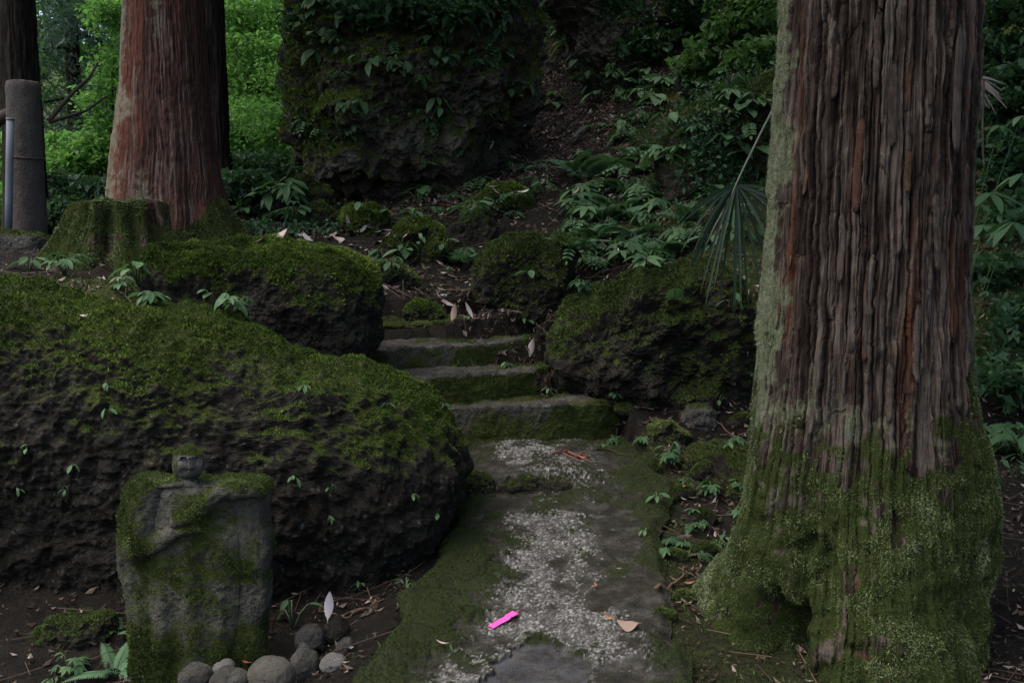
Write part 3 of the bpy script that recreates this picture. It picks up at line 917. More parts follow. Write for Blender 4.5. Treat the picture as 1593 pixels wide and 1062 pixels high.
M['pale'] = mat_rock('pale pebble', [(0.2, (0.16, 0.16, 0.15)), (0.5, (0.24, 0.235, 0.22)), (0.8, (0.32, 0.315, 0.3))], scale=14)
M['beige'] = mat_rock('beige cobble', [(0.2, (0.09, 0.08, 0.065)), (0.5, (0.15, 0.14, 0.115)), (0.8, (0.22, 0.205, 0.17))], scale=14)
for i, (lab, poly, d, mt) in enumerate(PEB):
    ext_ = np.array(poly, float)
    Tt = 0.55 * (ext_[:, 0].max() - ext_[:, 0].min()) / F * d
    pw = 0.004 if i not in (4, 6, 7, 8) else 0.010
    rock('loose_stone', lab, poly, d, Tt, mat=mt, moss=-1.2, mossn=0, seed=30 + i, nth=72, nf=34, nb=14, lump=pw, lfreq=9, fine=0.0015, e=0.7, cat='stone')
# smaller stones beside the path, right
rs = np.random.default_rng(5)
SM = [(990, 870, 9), (1000, 905, 7), (1085, 705, 7), (1040, 775, 10), (1075, 760, 9), (995, 1005, 11), (965, 1030, 9), (920, 1010, 13), (1010, 1030, 9), (1050, 1035, 8), (880, 700, 4), (1098, 745, 12), (1110, 775, 9), (1060, 840, 8)]
for i, (px, py, r) in enumerate(sorted(SM, key=lambda q_: q_[1])):
    q = hit(px, py)
    d = float(q[1])
    an = np.linspace(0, 2 * math.pi, 9)[:-1]
    rr = r * rs.uniform(0.7, 1.15, 8)
    poly = [(px + a * math.cos(t_) * 1.25, py - 2 + a * math.sin(t_) * 0.7) for a, t_ in zip(rr, an)]
    rock('pebble', 'small grey pebble at the right path edge, ' + ORD[i] + ' the steps', poly, d, r / F * d, mat='rock_grey', moss=-0.8, mossn=0, seed=60 + i, nth=28, nf=12, nb=6,
         lump=0.004, lfreq=12, fine=0.001, e=0.8, cat='stone', group='pebbles along the right edge of the path')


# ------------------------------------------------------------------ carved figure
def seg_dist(px, py, a, b):
    ax, ay = a
    bx, by = b
    L2 = max((bx - ax) ** 2 + (by - ay) ** 2, 1e-6)
    t_ = np.clip(((px - ax) * (bx - ax) + (py - ay) * (by - ay)) / L2, 0, 1)
    return np.hypot(px - ax - t_ * (bx - ax), py - ay - t_ * (by - ay))


def caps(px, py, a, b, r, h):
    return h * np.sqrt(np.clip(1 - (seg_dist(px, py, a, b) / r) ** 2, 0, 1))


def to_px(V):
    y = V[:, 1] * CP - (V[:, 2] - CAM_Z) * SP
    u = V[:, 0] / y
    vv = (V[:, 1] * SP + (V[:, 2] - CAM_Z) * CP) / y
    return 796.5 + u * F, 531 - vv * F


statue = empty('stone_statue', (W(308, 1045, 3.72)))
tag(statue, 'weathered mossy stone figure carved in relief on an upright slab', 'statue')
body_poly = [(201, 745), (212, 733), (235, 730), (252, 738), (268, 742), (276, 734), (312, 734), (322, 742), (338, 744), (352, 737), (372, 733), (402, 733), (422, 738), (425, 752), (423, 800), (420, 880),
             (418, 960), (416, 1030), (416, 1075), (310, 1080), (214, 1078), (211, 1000), (207, 950), (198, 900), (191, 850), (192, 810), (197, 775)]
SD = 3.74
V, Q, Tt, nn, c = rock_shape([(308 + (a - 308) * 0.955, 900 + (b - 900) * 0.985) for a, b in body_poly], SD, 0.11, e=0.22, nth=460, nf=240, nb=24, lump=0.006, lfreq=7, fine=0.003, seed=70)
px, py = to_px(V)
fr = sstep(0.15, -0.5, nn[:, 1])
rel = np.maximum.reduce([
    0.030 * np.sqrt(np.clip(1 - ((px - 302) / 72) ** 2 - ((py - 900) / 190) ** 2, 0, 1)),
    caps(px, py, (226, 752), (214, 850), 24, 0.034), caps(px, py, (214, 850), (262, 836), 20, 0.036), caps(px, py, (262, 836), (290, 812), 15, 0.045),
    caps(px, py, (412, 752), (352, 757), 20, 0.050), caps(px, py, (352, 757), (304, 800), 15, 0.046),
    caps(px, py, (280, 806), (300, 800), 13, 0.062), caps(px, py, (288, 820), (306, 818), 11, 0.058), caps(px, py, (250, 745), (340, 745), 14, 0.03),
    caps(px, py, (262, 880), (256, 1000), 18, 0.026), caps(px, py, (336, 880), (345, 980), 15, 0.024), caps(px, py, (292, 840), (300, 940), 9, 0.030)])
fold = 0.007 * np.sin((px - 300) / 7.5 + 0.02 * (py - 850) + 1.5 * np.sin(py / 60)) * sstep(835, 880, py) * np.exp(-((px - 300) / 75) ** 2)
rel = 1.15 * rel + 0.8 * fold - 0.025 * np.exp(-((px - 350) / 22) ** 2 - ((py - 805) / 26) ** 2)
V[:, 1] -= rel * fr
V = V + vnormals(V, Q) * (0.0035 * fbm(V, 30, 4, 71) + 0.004 * np.clip(fbm(V, 12, 3, 72), -0.3, 1))[:, None]
nn = vnormals(V, Q)
mk = 0.47 + 0.55 * nn[:, 2] + 0.5 * fbm(V, 6, 4, 73) + 0.45 * sstep(262, 205, px) * sstep(960, 800, py) + 0.35 * sstep(940, 1040, py) + 0.2 * sstep(370, 410, px) * sstep(800, 745, py) - 0.12
mk = np.clip(mk, 0, 1)
ob = make('carved_slab', V, [Q, Tt], M['statue'], statue, attrs={'moss': mk})
bv, bt, tint = blades(V, Q, np.clip(mk - 0.5, 0, 1) * (nn[:, 1] < 0.6), 42000, 0.008, RNG, tfreq=20)
stuff(link('moss', mesh_data('moss', bv - np.array(statue.location), bt, M['moss_dull'], False, {'tint': tint * 0.85}), ob))
an = np.linspace(0, 2 * math.pi, 33)[:-1]
V, Q, Tt, nn, c = rock_shape([(294 + (24 - 3 * math.sin(a)) * math.cos(a), 717 - 28 * math.sin(a)) for a in an], SD - 0.07, 0.068, e=0.9, nth=160, nf=90, nb=20, lump=0.002, lfreq=9, fine=0.001, seed=75)
px, py = to_px(V)
fr = sstep(0.2, -0.4, nn[:, 1])
rel = (caps(px, py, (296, 712), (298, 725), 5, 0.017) + caps(px, py, (283, 708), (310, 708), 5, 0.005) - caps(px, py, (285, 716), (289, 716), 6, 0.009) - caps(px, py, (305, 716), (309, 716), 6, 0.009)
       - caps(px, py, (291, 731), (303, 731), 2.5, 0.004) + caps(px, py, (292, 737), (302, 737), 6, 0.005) + caps(px, py, (280, 724), (281, 726), 7, 0.004) + caps(px, py, (312, 724), (313, 726), 6, 0.004))
V[:, 1] -= rel * fr
V = V + vnormals(V, Q) * (0.0015 * fbm(V, 60, 3, 76))[:, None]
nn = vnormals(V, Q)
mk = np.clip(-0.05 + 0.5 * nn[:, 2] + 0.35 * fbm(V, 14, 3, 77) + 0.9 * sstep(711, 703, py) + 0.5 * sstep(16, 22, np.abs(px - 296)), 0, 1)
hd = make('head', V, [Q, Tt], mat_rock('pale worn stone', [(0.25, (0.05, 0.05, 0.042)), (0.5, (0.17, 0.165, 0.15)), (0.75, (0.36, 0.355, 0.33))], scale=14), statue, attrs={'moss': mk})
hd['label'] = 'pale worn face with moss on the crown'
bv, bt, tint = blades(V, Q, np.clip(mk - 0.55, 0, 1) * (nn[:, 1] < 0.7), 3000, 0.006, RNG, tfreq=20)
stuff(link('moss', mesh_data('moss', bv - np.array(statue.location), bt, M['moss_dull'], False, {'tint': tint * 0.85}), hd))


# ------------------------------------------------------------------ tree trunks
def trunk_shape(cx, cy, zs, rl, rr, rf, nth_front=500, nth_back=60, strip=0.043, amp=0.016, seed=0, sub=0.0055, wob=0.014, lean=(0, 0), rootpow=2.0, warm=0.1, extra=None, smoothbase=0.0, streak=0.0):
    phi = math.atan2(cx, cy)
    face = np.array([-math.sin(phi), -math.cos(phi), 0])
    right = np.array([math.cos(phi), -math.sin(phi), 0])
    tf = np.linspace(-R(100), R(100), nth_front)
    tb = np.linspace(R(100), R(260), nth_back + 2)[1:-1]
    th = np.concatenate([tf, tb])
    thc = np.where(th > math.pi, th - 2 * math.pi, th)
    nz = len(zs)
    TH = np.repeat(thc[None], nz, 0)
    ZZ = np.repeat(zs[:, None], len(th), 1)
    side = np.where(TH < 0, rl(zs)[:, None], rr(zs)[:, None])
    w_ = np.abs(np.sin(TH)) ** (rootpow if np.isscalar(rootpow) else rootpow(zs)[:, None])
    rad = rf(zs)[:, None] * (1 - w_) + side * w_
    if extra is not None:
        rad = rad + extra(TH, ZZ)
    r0 = float(rf(np.array([zs[-1] * 0.3]))[0])
    # bark coordinates; made periodic on a cylinder
    cyl = np.stack([np.cos(TH).ravel() * r0, np.sin(TH).ravel() * r0, ZZ.ravel() * 0.22], -1)
    s = (TH * r0).ravel() + wob * fbm(cyl * np.array([1, 1, 1.6]), 2.2, 2, 300 + seed) + 0.16 * strip * fbm(cyl * np.array([1, 1, 6]), 4, 2, 301 + seed)
    u = s / strip
    z = ZZ.ravel()
    u = u + 0.10 * vnoise(np.stack([s * 30, z * 30, s * 0], -1), 302 + seed) + 0.06 * vnoise(np.stack([s * 60, z * 90, s * 0], -1), 303 + seed)
    iu = np.floor(u).astype(np.int64)
    zero = np.zeros_like(iu)
    j0 = _hash(iu, zero, zero, 310 + seed) * 0.55
    j1 = _hash(iu + 1, zero, zero, 310 + seed) * 0.55
    fu = u - iu
    left_of = fu < j0
    sid = np.where(left_of, iu - 1, iu)
    jl = np.where(left_of, _hash(iu - 1, zero, zero, 310 + seed) * 0.55 - 1, j0)
    jr = np.where(left_of, j0, 1 + j1)
    x = (fu - jl) / (jr - jl)
    slen = 0.35 + 1.5 * _hash(sid, zero, zero, 320 + seed) ** 2
    q = z / slen + 9 * _hash(sid, zero, zero, 321 + seed) + 0.12 * vnoise(cyl * 14, 322 + seed)
    kz = np.floor(q).astype(np.int64)
    fz = q - kz
    hs = _hash(sid, kz, zero, 330 + seed)
    ht = _hash(sid, kz, zero, 331 + seed)
    sharp = 2.5 + 5 * _hash(sid, zero, zero, 332 + seed)
    tlt = _hash(sid, zero, zero, 335 + seed) - 0.5
    prof = (1 - np.abs(2 * x - 1) ** (sharp + 3)) * (1 + 0.8 * tlt * (2 * x - 1)) * 0.9
    gd = 0.5 + 0.5 * vnoise(cyl * np.array([3, 3, 5]), 333 + seed)
    merge = sstep(-0.45, -0.15, vnoise(np.stack([s / strip * 0.9, z * 3.0, zero * 1.0], -1), 334 + seed))
    dep = amp * prof * (0.55 + 0.6 * hs) * (0.5 + 0.8 * gd) * (0.35 + 0.65 * merge) + amp * 0.22 * (1 - fz) * hs * prof
    dep = dep - amp * 0.35 * sstep(0.035, 0.0, np.minimum(fz, 1 - fz) * slen) * prof
    fine = fbm(np.stack([s * 110, z * 5, zero * 1.0], -1), 1, 3, 340 + seed)
    fib = fbm(np.stack([s * 260, z * 9, zero * 1.0], -1), 1, 2, 342 + seed)
    dep = dep + sub * fine + sub * 0.4 * fib + 0.004 * fbm(np.stack([s * 30, z * 22, zero * 1.0], -1), 1, 2, 341 + seed)
    if smoothbase:
        m_ = sstep(smoothbase, smoothbase * 0.6, z + 0.10 * fbm(cyl, 5, 3, 350))
        p3 = np.stack([s, z, zero * 1.0], -1)
        dep = dep * (1 - 0.15 * m_) + m_ * (0.014 * fbm(p3, 12, 4, 351) + 0.026 * fbm(p3 * np.array([1, 0.6, 1]), 5, 3, 352) - 0.035 * sstep(0.3, 0.6, fbm(p3 * np.array([1.6, 0.7, 1]), 5, 3, 353)))
    tint = np.clip(-0.04 + 0.34 * ht + 0.30 * prof + 0.26 * fine + 0.20 * fib + 0.22 * fbm(np.stack([s * 12, z * 1.6, zero * 1.0], -1), 1, 3, 343 + seed), 0, 0.74)
    wm = (_hash(sid, kz, zero, 360 + seed) < warm) & (prof > 0.3)
    wn_ = 0.55 + 0.5 * fbm(np.stack([s * 40, z * 4, zero * 1.0], -1), 1, 2, 361 + seed)
    wmv = np.clip(np.where(wm, wn_ * sstep(0.0, 0.15, fz) * sstep(1.0, 0.75, fz), 0), 0, 1)
    if streak:
        sk_ = fbm(np.stack([s * 5.0, z * 0.8, zero * 1.0], -1), 1, 4, 362 + seed) + 0.25 * fbm(np.stack([s * 45, z * 2.5, zero * 1.0], -1), 1, 2, 363 + seed)
        wmv = sstep(-0.05, 0.55, sk_) * streak
    radf = rad.ravel() + dep
    thf = TH.ravel()
    V = (np.array([cx, cy, 0]) + radf[:, None] * (np.cos(thf)[:, None] * face + np.sin(thf)[:, None] * right) + np.stack([z * 0, z * 0, z], -1)
         + np.stack([lean[0] * z, lean[1] * z, z * 0], -1))
    Q = grid_faces(nz, len(th), True)
    nn = vnormals(V, Q)
    ct = np.array([cx, cy])
    if ((V[:, :2] - ct) * nn[:, :2]).sum() < 0:
        Q = Q[:, ::-1]
        nn = -nn
    return V, Q, nn, thf, z, tint, prof, wmv


def tab(*pts):
    a = np.array(pts, float)
    return lambda z: np.interp(z, a[:, 0], a[:, 1])


def leaf_cloud(cent, spread, n, size, rng, flat=0.6, asp=0.5, tbase=None):
    idx = rng.integers(0, len(cent), n)
    p = cent[idx] + np.clip(rng.normal(size=(n, 3)), -1.7, 1.7) * spread
    nrm = unit(rng.normal(size=(n, 3)) + np.array([0, 0, 1]) * flat * 2)
    a = unit(np.cross(nrm, rng.normal(size=(n, 3))))
    b = np.cross(nrm, a)
    L = size * (0.6 + 0.8 * rng.random(n))[:, None]
    droop = np.array([0, 0, -0.25]) * L
    V = np.stack([p - a * L * 0.5, p + b * L * asp * 0.5, p + a * L * 0.5 + droop, p - b * L * asp * 0.5], 1).reshape(-1, 3)
    tn = rng.random(len(cent))[idx] * 0.5 + rng.random(n) * 0.5
    return V, np.arange(n * 4).reshape(-1, 4), np.repeat(tn, 4)


def clumps(c, r, n, rng, shell=0.35):
    d = unit(rng.normal(size=(n, 3)))
    k = (shell + (1 - shell) * rng.random(n)) ** 0.6
    return np.array(c) + d * np.array(r) * k[:, None]


def limb(a, b, r0, r1, rng, n=10, sag=0.0, wig=0.06, seg=7):
    a, b = np.array(a, float), np.array(b, float)
    t_ = np.linspace(0, 1, n)[:, None]
    L = np.linalg.norm(b - a)
    P = a * (1 - t_) + b * t_ + np.array([0, 0, sag * L]) * (t_ * (1 - t_)) * 4
    P[1:] += np.cumsum(rng.normal(size=(n - 1, 3)) * wig * L / n, 0)
    return tube(P, np.linspace(r0, r1, n), seg)


def sugi_crown(tree, cx, cy, z0, z1, rad, rng, n_limb=10, n_leaf=9000, mat='leaf_conifer', leafsize=0.2):
    cents = []
    for k in range(n_limb):
        zz = z0 + (z1 - z0) * (k + 0.3) / n_limb
        az = k * 2.4 + rng.random()
        L = rad * (1 - 0.65 * (k / n_limb)) * (0.75 + 0.4 * rng.random())
        e_ = np.array([cx + math.cos(az) * L, cy + math.sin(az) * L, zz + 0.15 * L])
        lv, lq, lt = limb((cx, cy, zz - 0.1), e_, 0.07, 0.02, rng, sag=-0.05)
        make('limb', lv, [lq, lt], M['bark_dark'], tree, attrs={'tint': np.full(len(lv), 0.3), 'lich': np.zeros(len(lv)), 'moss': np.zeros(len(lv))})
        for f in (0.45, 0.65, 0.85, 1.0):
            cents.append(np.array([cx, cy, zz]) * (1 - f) + e_ * f + rng.normal(size=3) * 0.3)
            cents.append(np.array([cx, cy, zz]) * (1 - f) + e_ * f + rng.normal(size=3) * 0.6 - np.array([0, 0, 0.4]))
    V, Q, tn = leaf_cloud(np.array(cents), np.array([0.55, 0.55, 0.3]), n_leaf, leafsize, rng, 0.8, 0.4)
    stuff(make('crown', V, Q, M[mat], tree, False, {'tint': tn}))


# near cedar, right
TX, TY = 1.42, 3.90
near_tree = empty('cedar_tree', (TX, TY, 0.0))
tag(near_tree, 'big near cedar on the right, ridged bark, mossy roots', 'tree')
zs = np.concatenate([np.linspace(-0.25, 0.0, 26), np.arange(0.005, 2.75, 0.0075), np.linspace(2.8, 12, 46)])
rl = tab((-0.25, 0.86), (-0.03, 0.73), (0.10, 0.65), (0.22, 0.575), (0.47, 0.485), (0.6, 0.455), (0.97, 0.425), (1.7, 0.392), (2.46, 0.370), (4, 0.35), (12, 0.2))
rr_ = tab((-0.25, 0.38), (0.0, 0.37), (0.15, 0.40), (0.3, 0.44), (0.5, 0.455), (0.7, 0.435), (0.85, 0.385), (1.05, 0.345), (1.5, 0.325), (2.46, 0.325), (4, 0.35), (12, 0.2))
rf_ = tab((-0.25, 0.60), (0.0, 0.54), (0.2, 0.50), (0.5, 0.45), (0.8, 0.41), (1.2, 0.385), (2.46, 0.365), (4, 0.35), (12, 0.2))


def near_extra(TH, ZZ):
    deg = np.degrees(TH)
    e = -0.5 * np.exp(-((deg + 36) / 8.5) ** 2) * sstep(0.22, 0.10, ZZ + 0.003 * (deg + 36) + 0.02 * np.sin(TH * 30))          # hollow between the roots
    e += 0.05 * np.exp(-((deg - 5) / 22) ** 2) * sstep(0.6, 0.1, ZZ)
    e += 0.03 * np.sin(TH * 5 + 0.6) * sstep(0.9, 0.2, ZZ)
    e += -0.05 * np.exp(-((deg + 62) / 5) ** 2) * sstep(0.75, 0.2, ZZ)             # crease beside the left root
    e += -0.045 * np.exp(-((deg - 12) / 3) ** 2) * np.exp(-((ZZ - 0.50) / 0.06) ** 2)
    return e


V, Q, nn, thf, z, tint, prof, wmv = trunk_shape(TX, TY, zs, rl, rr_, rf_, seed=1, rootpow=lambda z: np.interp(z, [0, 0.5, 1.2], [5.0, 3.0, 2.0]), warm=0.05, strip=0.031, extra=near_extra, smoothbase=0.60, amp=0.024)
deg = np.degrees(thf)
nz_ = fbm(V, 3.2, 4, 400)
nz2 = fbm(V, 14, 3, 401)
line = 0.66 + 0.18 * sstep(-20, -70, deg) + 0.30 * sstep(38, 70, deg) + 0.10 * np.exp(-((deg + 12) / 14) ** 2)
mossw = sstep(0.34, -0.30, z - line + 0.24 * nz_ + 0.18 * nz2) * np.clip(1.0 - 0.55 * sstep(0.35, 0.75, fbm(V, 9, 4, 404)), 0.3, 1)
mossw = np.maximum(mossw, 0.72 * sstep(-58, -72, deg + 5 * nz2) * sstep(1.5, 0.7, z))
mossw = np.maximum(mossw, 0.55 * sstep(62, 74, deg) * sstep(1.6, 1.0, z))
lich = 0.95 * sstep(-50, -72, deg + 13 * nz_ + 6 * nz2) * (0.55 + 0.5 * prof) + 0.20 * (nz_ > 0.1) * (prof > 0.5) + 0.42 * sstep(0.55, 0.10, z - line + 0.25 * nz_) * (1 - mossw) + 0.35 * sstep(64, 76, deg)
lich = np.clip(lich, 0, 1)
trk = make('trunk', V, Q, M['bark_near'], near_tree, False, attrs={'tint': tint, 'lich': lich, 'moss': mossw * 0.9, 'warm': wmv})
wv = np.clip(mossw - 0.45, 0, 1) * (np.abs(deg) < 98) * (z < 1.6)
bv, bt, tn = blades(V, Q, wv, 190000, 0.0065, RNG, up=-0.1, nrm=0.7, tfreq=15)
tn = np.clip(tn + np.repeat(0.45 * fbm(bv[::3], 4.0, 4, 403) - 0.10, 3), 0, 1)
bv2, bt2, tn2 = blades(V, Q, wv * np.clip(0.2 + fbm(V, 6, 3, 405), 0, 1), 50000, 0.010, RNG, up=-0.2, nrm=0.7, tfreq=15, wid=0.3)
bt = np.concatenate([bt, bt2 + len(bv)])
bv = np.concatenate([bv, bv2])
tn = np.concatenate([tn, np.clip(tn2 + 0.05, 0, 1)])
stuff(link('moss', mesh_data('moss', bv - np.array(near_tree.location), bt, M['moss_bark'], False, {'tint': tn}), trk))
wv = np.clip(lich - 0.5, 0, 1) * (z < 2.75) * (np.abs(deg) < 98)
bv, bt, tn = blades(V, Q, wv, 70000, 0.007, RNG, up=-0.2, nrm=0.7, tfreq=25)
M['lichen'] = mat_moss('pale lichen', [(0, (0.05, 0.065, 0.035)), (0.5, (0.10, 0.125, 0.07)), (1, (0.19, 0.22, 0.14))])
stuff(link('lichen', mesh_data('lichen', bv - np.array(near_tree.location), bt, M['lichen'], False, {'tint': tn}), trk))
# peeling strips of bark that stand off the trunk
PEEL = [(1337, 180, 330, 9, 1), (1378, 95, 230, 9, 0), (1300, 60, 150, 8, 0), (1265, 215, 300, 7, 1), (1400, 235, 300, 8, 1), (1425, 60, 170, 8, 0), (1465, 40, 240, 10, 0), (1352, 430, 560, 8, 1),
        (1245, 270, 420, 7, 0), (1440, 300, 420, 9, 0), (1315, 330, 440, 7, 0), (1480, 250, 380, 9, 0), (1290, 560, 680, 8, 0), (1385, 560, 650, 8, 0), (1420, 470, 590, 8, 0), (1230, 420, 520, 6, 1), (1500, 120, 260, 6, 0), (1355, 20, 140, 8, 0)]
phi = math.atan2(TX, TY)
fc = np.array([-math.sin(phi), -math.cos(phi), 0]); rt = np.array([math.cos(phi), -math.sin(phi), 0])
rng = np.random.default_rng(11)
for px, y0, y1, hw, wm in PEEL:
    n = 18
    yy = np.linspace(y0, y1, n)
    t_ = np.linspace(0, 1, n)
    sth = np.clip((px - 1362) / 160.0, -0.97, 0.97)
    th0 = math.asin(sth)
    zc = np.array([W(px, a, 3.55)[2] for a in yy])
    rad = np.interp(zc, [0.5, 1.2, 2.5], [0.455, 0.40, 0.378]) + 0.011 + 0.010 * t_ ** 4
    wid = hw / F * 3.5 * 0.85 * (0.85 + 0.05 * np.cumsum(rng.normal(size=n)) / 2) * np.interp(t_, [0, 0.12, 0.9, 1], [0.35, 1, 0.9, 0.45])
    drift = np.cumsum(rng.normal(size=n)) * 0.0012
    out = []
    for off, lift in ((-1, -0.002), (-0.35, 0.0), (0.35, 0.001), (1, -0.002)):
        thv = th0 + (off * wid + drift) / rad
        r_ = rad + lift + rng.normal(size=n) * 0.0009
        out.append(np.array([TX, TY, 0]) + r_[:, None] * (np.cos(thv)[:, None] * fc + np.sin(thv)[:, None] * rt) + np.stack([zc * 0, zc * 0, zc], -1))
    out2 = [o_ - (fc * 0.005) for o_ in out[::-1]]
    V = np.array(out + out2).transpose(1, 0, 2).reshape(-1, 3)
    Q = grid_faces(n, 8, True)
    caps_ = np.array([[0, 1, 2, 3], [3, 4, 7, 0], [4, 5, 6, 7]])
    Q = np.concatenate([Q, caps_, caps_ + (n - 1) * 8])
    tv = np.clip(0.40 + 0.3 * rng.random() + 0.06 * rng.normal(size=len(V)), 0, 1)
    make('bark_strip', V, Q, M['bark_near'], near_tree, True, {'tint': tv, 'lich': np.full(len(V), 0.1), 'moss': np.zeros(len(V)), 'warm': np.full(len(V), 0.5 * wm)})
sugi_crown(near_tree, TX, TY, 5.5, 12, 3.6, np.random.default_rng(1), 12, 16000)

# reddish cedar, left
LX, LY = (268 - 796.5) / F * 8.9, 8.9
lb = 1.35
far_tree = empty('cedar_tree', (LX, LY, lb))
tag(far_tree, 'reddish cedar on the left with flared mossy base behind the stump', 'tree')
zs = np.concatenate([np.arange(lb - 0.1, 4.2, 0.014), np.linspace(4.3, 13, 44)])
k9 = 8.9 / F
rl2 = tab((1.2, 108 * k9), (1.55, 98 * k9), (1.9, 93 * k9), (2.3, 82 * k9), (2.9, 66 * k9), (3.75, 54 * k9), (13, 0.2))
rr2 = tab((1.2, 160 * k9), (1.5, 132 * k9), (1.65, 112 * k9), (1.9, 86 * k9), (2.3, 70 * k9), (2.9, 62 * k9), (3.75, 58 * k9), (13, 0.2))
rf2 = tab((1.2, 0.62), (1.6, 0.52), (2.2, 0.43), (3.7, 0.34), (13, 0.2))


def far_extra(TH, ZZ):
    dg = np.degrees(TH)
    return 0.16 * np.exp(-((dg - 38) / 13) ** 2) * sstep(1.95, 1.4, ZZ) + 0.04 * np.sin(TH * 6 + 1) * sstep(2.1, 1.5, ZZ) - 0.03 * np.exp(-((dg - 22) / 8) ** 2) * sstep(2.6, 1.6, ZZ)


V, Q, nn, thf, z, tint, prof, wmv = trunk_shape(LX, LY, zs, rl2, rr2, rf2, 260, 40, strip=0.055, amp=0.010, seed=5, sub=0.005, rootpow=2.5, warm=0.0, streak=0.9, extra=far_extra)
deg = np.degrees(thf)
nz_ = fbm(V, 2.2, 4, 410)
mossw = sstep(0.10, -0.10, z - (1.62 + 0.34 * np.exp(-((deg - 60) / 30) ** 2)) + 0.12 * nz_)
lich = 0.75 * sstep(-40, -80, deg + 22 * nz_ + 10 * fbm(V * np.array([1, 1, 0.15]), 22, 3, 411)) + 0.55 * np.exp(-((deg + 28) / 12) ** 2) * sstep(2.6, 1.8, z + 0.3 * nz_) + 0.25 * sstep(0.0, 0.5, nz_) + 0.4 * np.exp(-((deg + 8) / 6) ** 2) * sstep(2.9, 3.4, z)
dark_side = sstep(38, 48, deg + 4 * nz_)                        # darker bark without red on the right flank
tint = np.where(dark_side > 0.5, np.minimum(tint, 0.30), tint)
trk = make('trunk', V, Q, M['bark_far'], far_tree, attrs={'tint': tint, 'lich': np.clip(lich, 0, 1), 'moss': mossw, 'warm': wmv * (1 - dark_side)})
bv, bt, tn = blades(V, Q, np.clip(mossw - 0.4, 0, 1) * (np.abs(deg) < 98), 26000, 0.02, RNG, up=0.0)
stuff(link('moss', mesh_data('moss', bv - np.array(far_tree.location), bt, M['moss_bark'], False, {'tint': tn}), trk))
sugi_crown(far_tree, LX, LY, 6.0, 13, 3.4, np.random.default_rng(2), 12, 7000)


def plain_tree(name, label, px, d, width_px, z1, seed, crown=None, group=None, r_top=0.6):
    rg = np.random.default_rng(seed)
    x = (px - 796.5) / F * d
    zb_ = ground_z(x, d)
    r = width_px / F * d / 2
    tr = empty(name, (x, d, zb_))
    tag(tr, label, 'tree', group)
    zz = np.concatenate([np.arange(zb_ - 0.2, min(z1, 6), 0.04), np.linspace(min(z1, 6) + 0.1, z1, 12)])
    f = lambda q: r * np.interp(q - zb_, [0, 0.4, 1.0, z1 - zb_], [1.5, 1.2, 1.0, 0.35])
    V, Q, nn, thf, z, tint, prof, wmv = trunk_shape(x, d, zz, f, f, f, 90, 30, strip=0.05, amp=0.015, seed=seed, sub=0.004, warm=0.02)
    make('trunk', V, Q, M['bark_dark'], tr, attrs={'tint': tint, 'lich': np.clip(0.3 * fbm(V, 3, 3, seed), 0, 1), 'moss': np.clip(0.6 - (z - zb_), 0, 1)})
    if crown:
        crown(tr, x, d, zb_, rg)
    return tr


plain_tree('cedar_tree', 'dark slim cedar trunk standing behind the stone post', 47, 10.5, 57, 9.5, 21,
           lambda t_, x, d, zb_, rg: sugi_crown(t_, x, d, 5.5, 9.5, 1.8, rg, 7, 2200))
plain_tree('cedar_tree', 'dark trunk half hidden behind the reddish cedar', 342, 11.2, 38, 10, 22,
           lambda t_, x, d, zb_, rg: sugi_crown(t_, x, d, 6.5, 10, 1.8, rg, 6, 1800))


plain_tree('cedar_tree', 'added out-of-view cedar, its low boughs shading the ground right of the near one', 1760, 8.2, 90, 11, 23,  # trunk stands out of view; tree added to darken the right side
           lambda t_, x, d, zb_, rg: sugi_crown(t_, x, d, 3.9, 11, 3.0, rg, 12, 11000, leafsize=0.16))


def broadleaf(label, boughs, px, d, seed, mat='leaf_bright', n_leaf=6000, size=0.09, trunk_px=12, name='leafy_tree', group=None, cat='tree', flat=0.7, lean=0.3):
    """trunk with limbs reaching to leaf clouds; boughs = (px, py, distance, rx px, ry px)"""
    rg = np.random.default_rng(seed)
    x = (px - 796.5) / F * d
    zb_ = ground_z(x, d)
    tr = empty(name, (x, d, zb_))
    tag(tr, label, cat, group)
    bc = [W(a, b, c_) for a, b, c_, _, _ in boughs]
    top = np.mean(bc, 0) * 0.6 + np.array([x, d, zb_ + 0.5]) * 0.4
    top[2] = min(max(top[2], zb_ + 0.6), max(b[2] for b in bc))
    n = 14
    tt = np.linspace(0, 1, n)[:, None]
    P = np.array([x, d, zb_ - 0.15]) * (1 - tt) + top * tt
    P[1:-1] += rg.normal(size=(n - 2, 3)) * 0.02
    r0 = trunk_px / F * d / 2
    tv, tq, ttt = tube(P, np.linspace(r0, r0 * 0.6, n), 9)
    at = lambda m: {'tint': np.full(m, 0.4), 'lich': np.full(m, 0.2), 'moss': np.full(m, 0.1)}
    make('trunk', tv, [tq, ttt], M['bark_dark'], tr, attrs=at(len(tv)))
    cents, wts = [], []
    for b, (_, _, dd, rx, ry) in zip(bc, boughs):
        lv, lq, lt = limb(P[-3], b, r0 * 0.5, r0 * 0.12, rg, sag=0.08)
        make('limb', lv, [lq, lt], M['bark_dark'], tr, attrs=at(len(lv)))
        R3 = np.array([rx / F * dd, min(rx, ry) / F * dd * 1.0, ry / F * dd])
        m = max(10, int(14 * (rx * ry) / 1500))
        cents.append(clumps(b, R3, m, rg))
    cents = np.concatenate(cents)
    sp = np.array([0.16, 0.16, 0.06]) * d / 13
    V, Q, tn = leaf_cloud(cents, sp, n_leaf, size, rg, flat, 0.55)
    stuff(make('crown', V, Q, M[mat], tr, False, {'tint': tn}))
    return tr


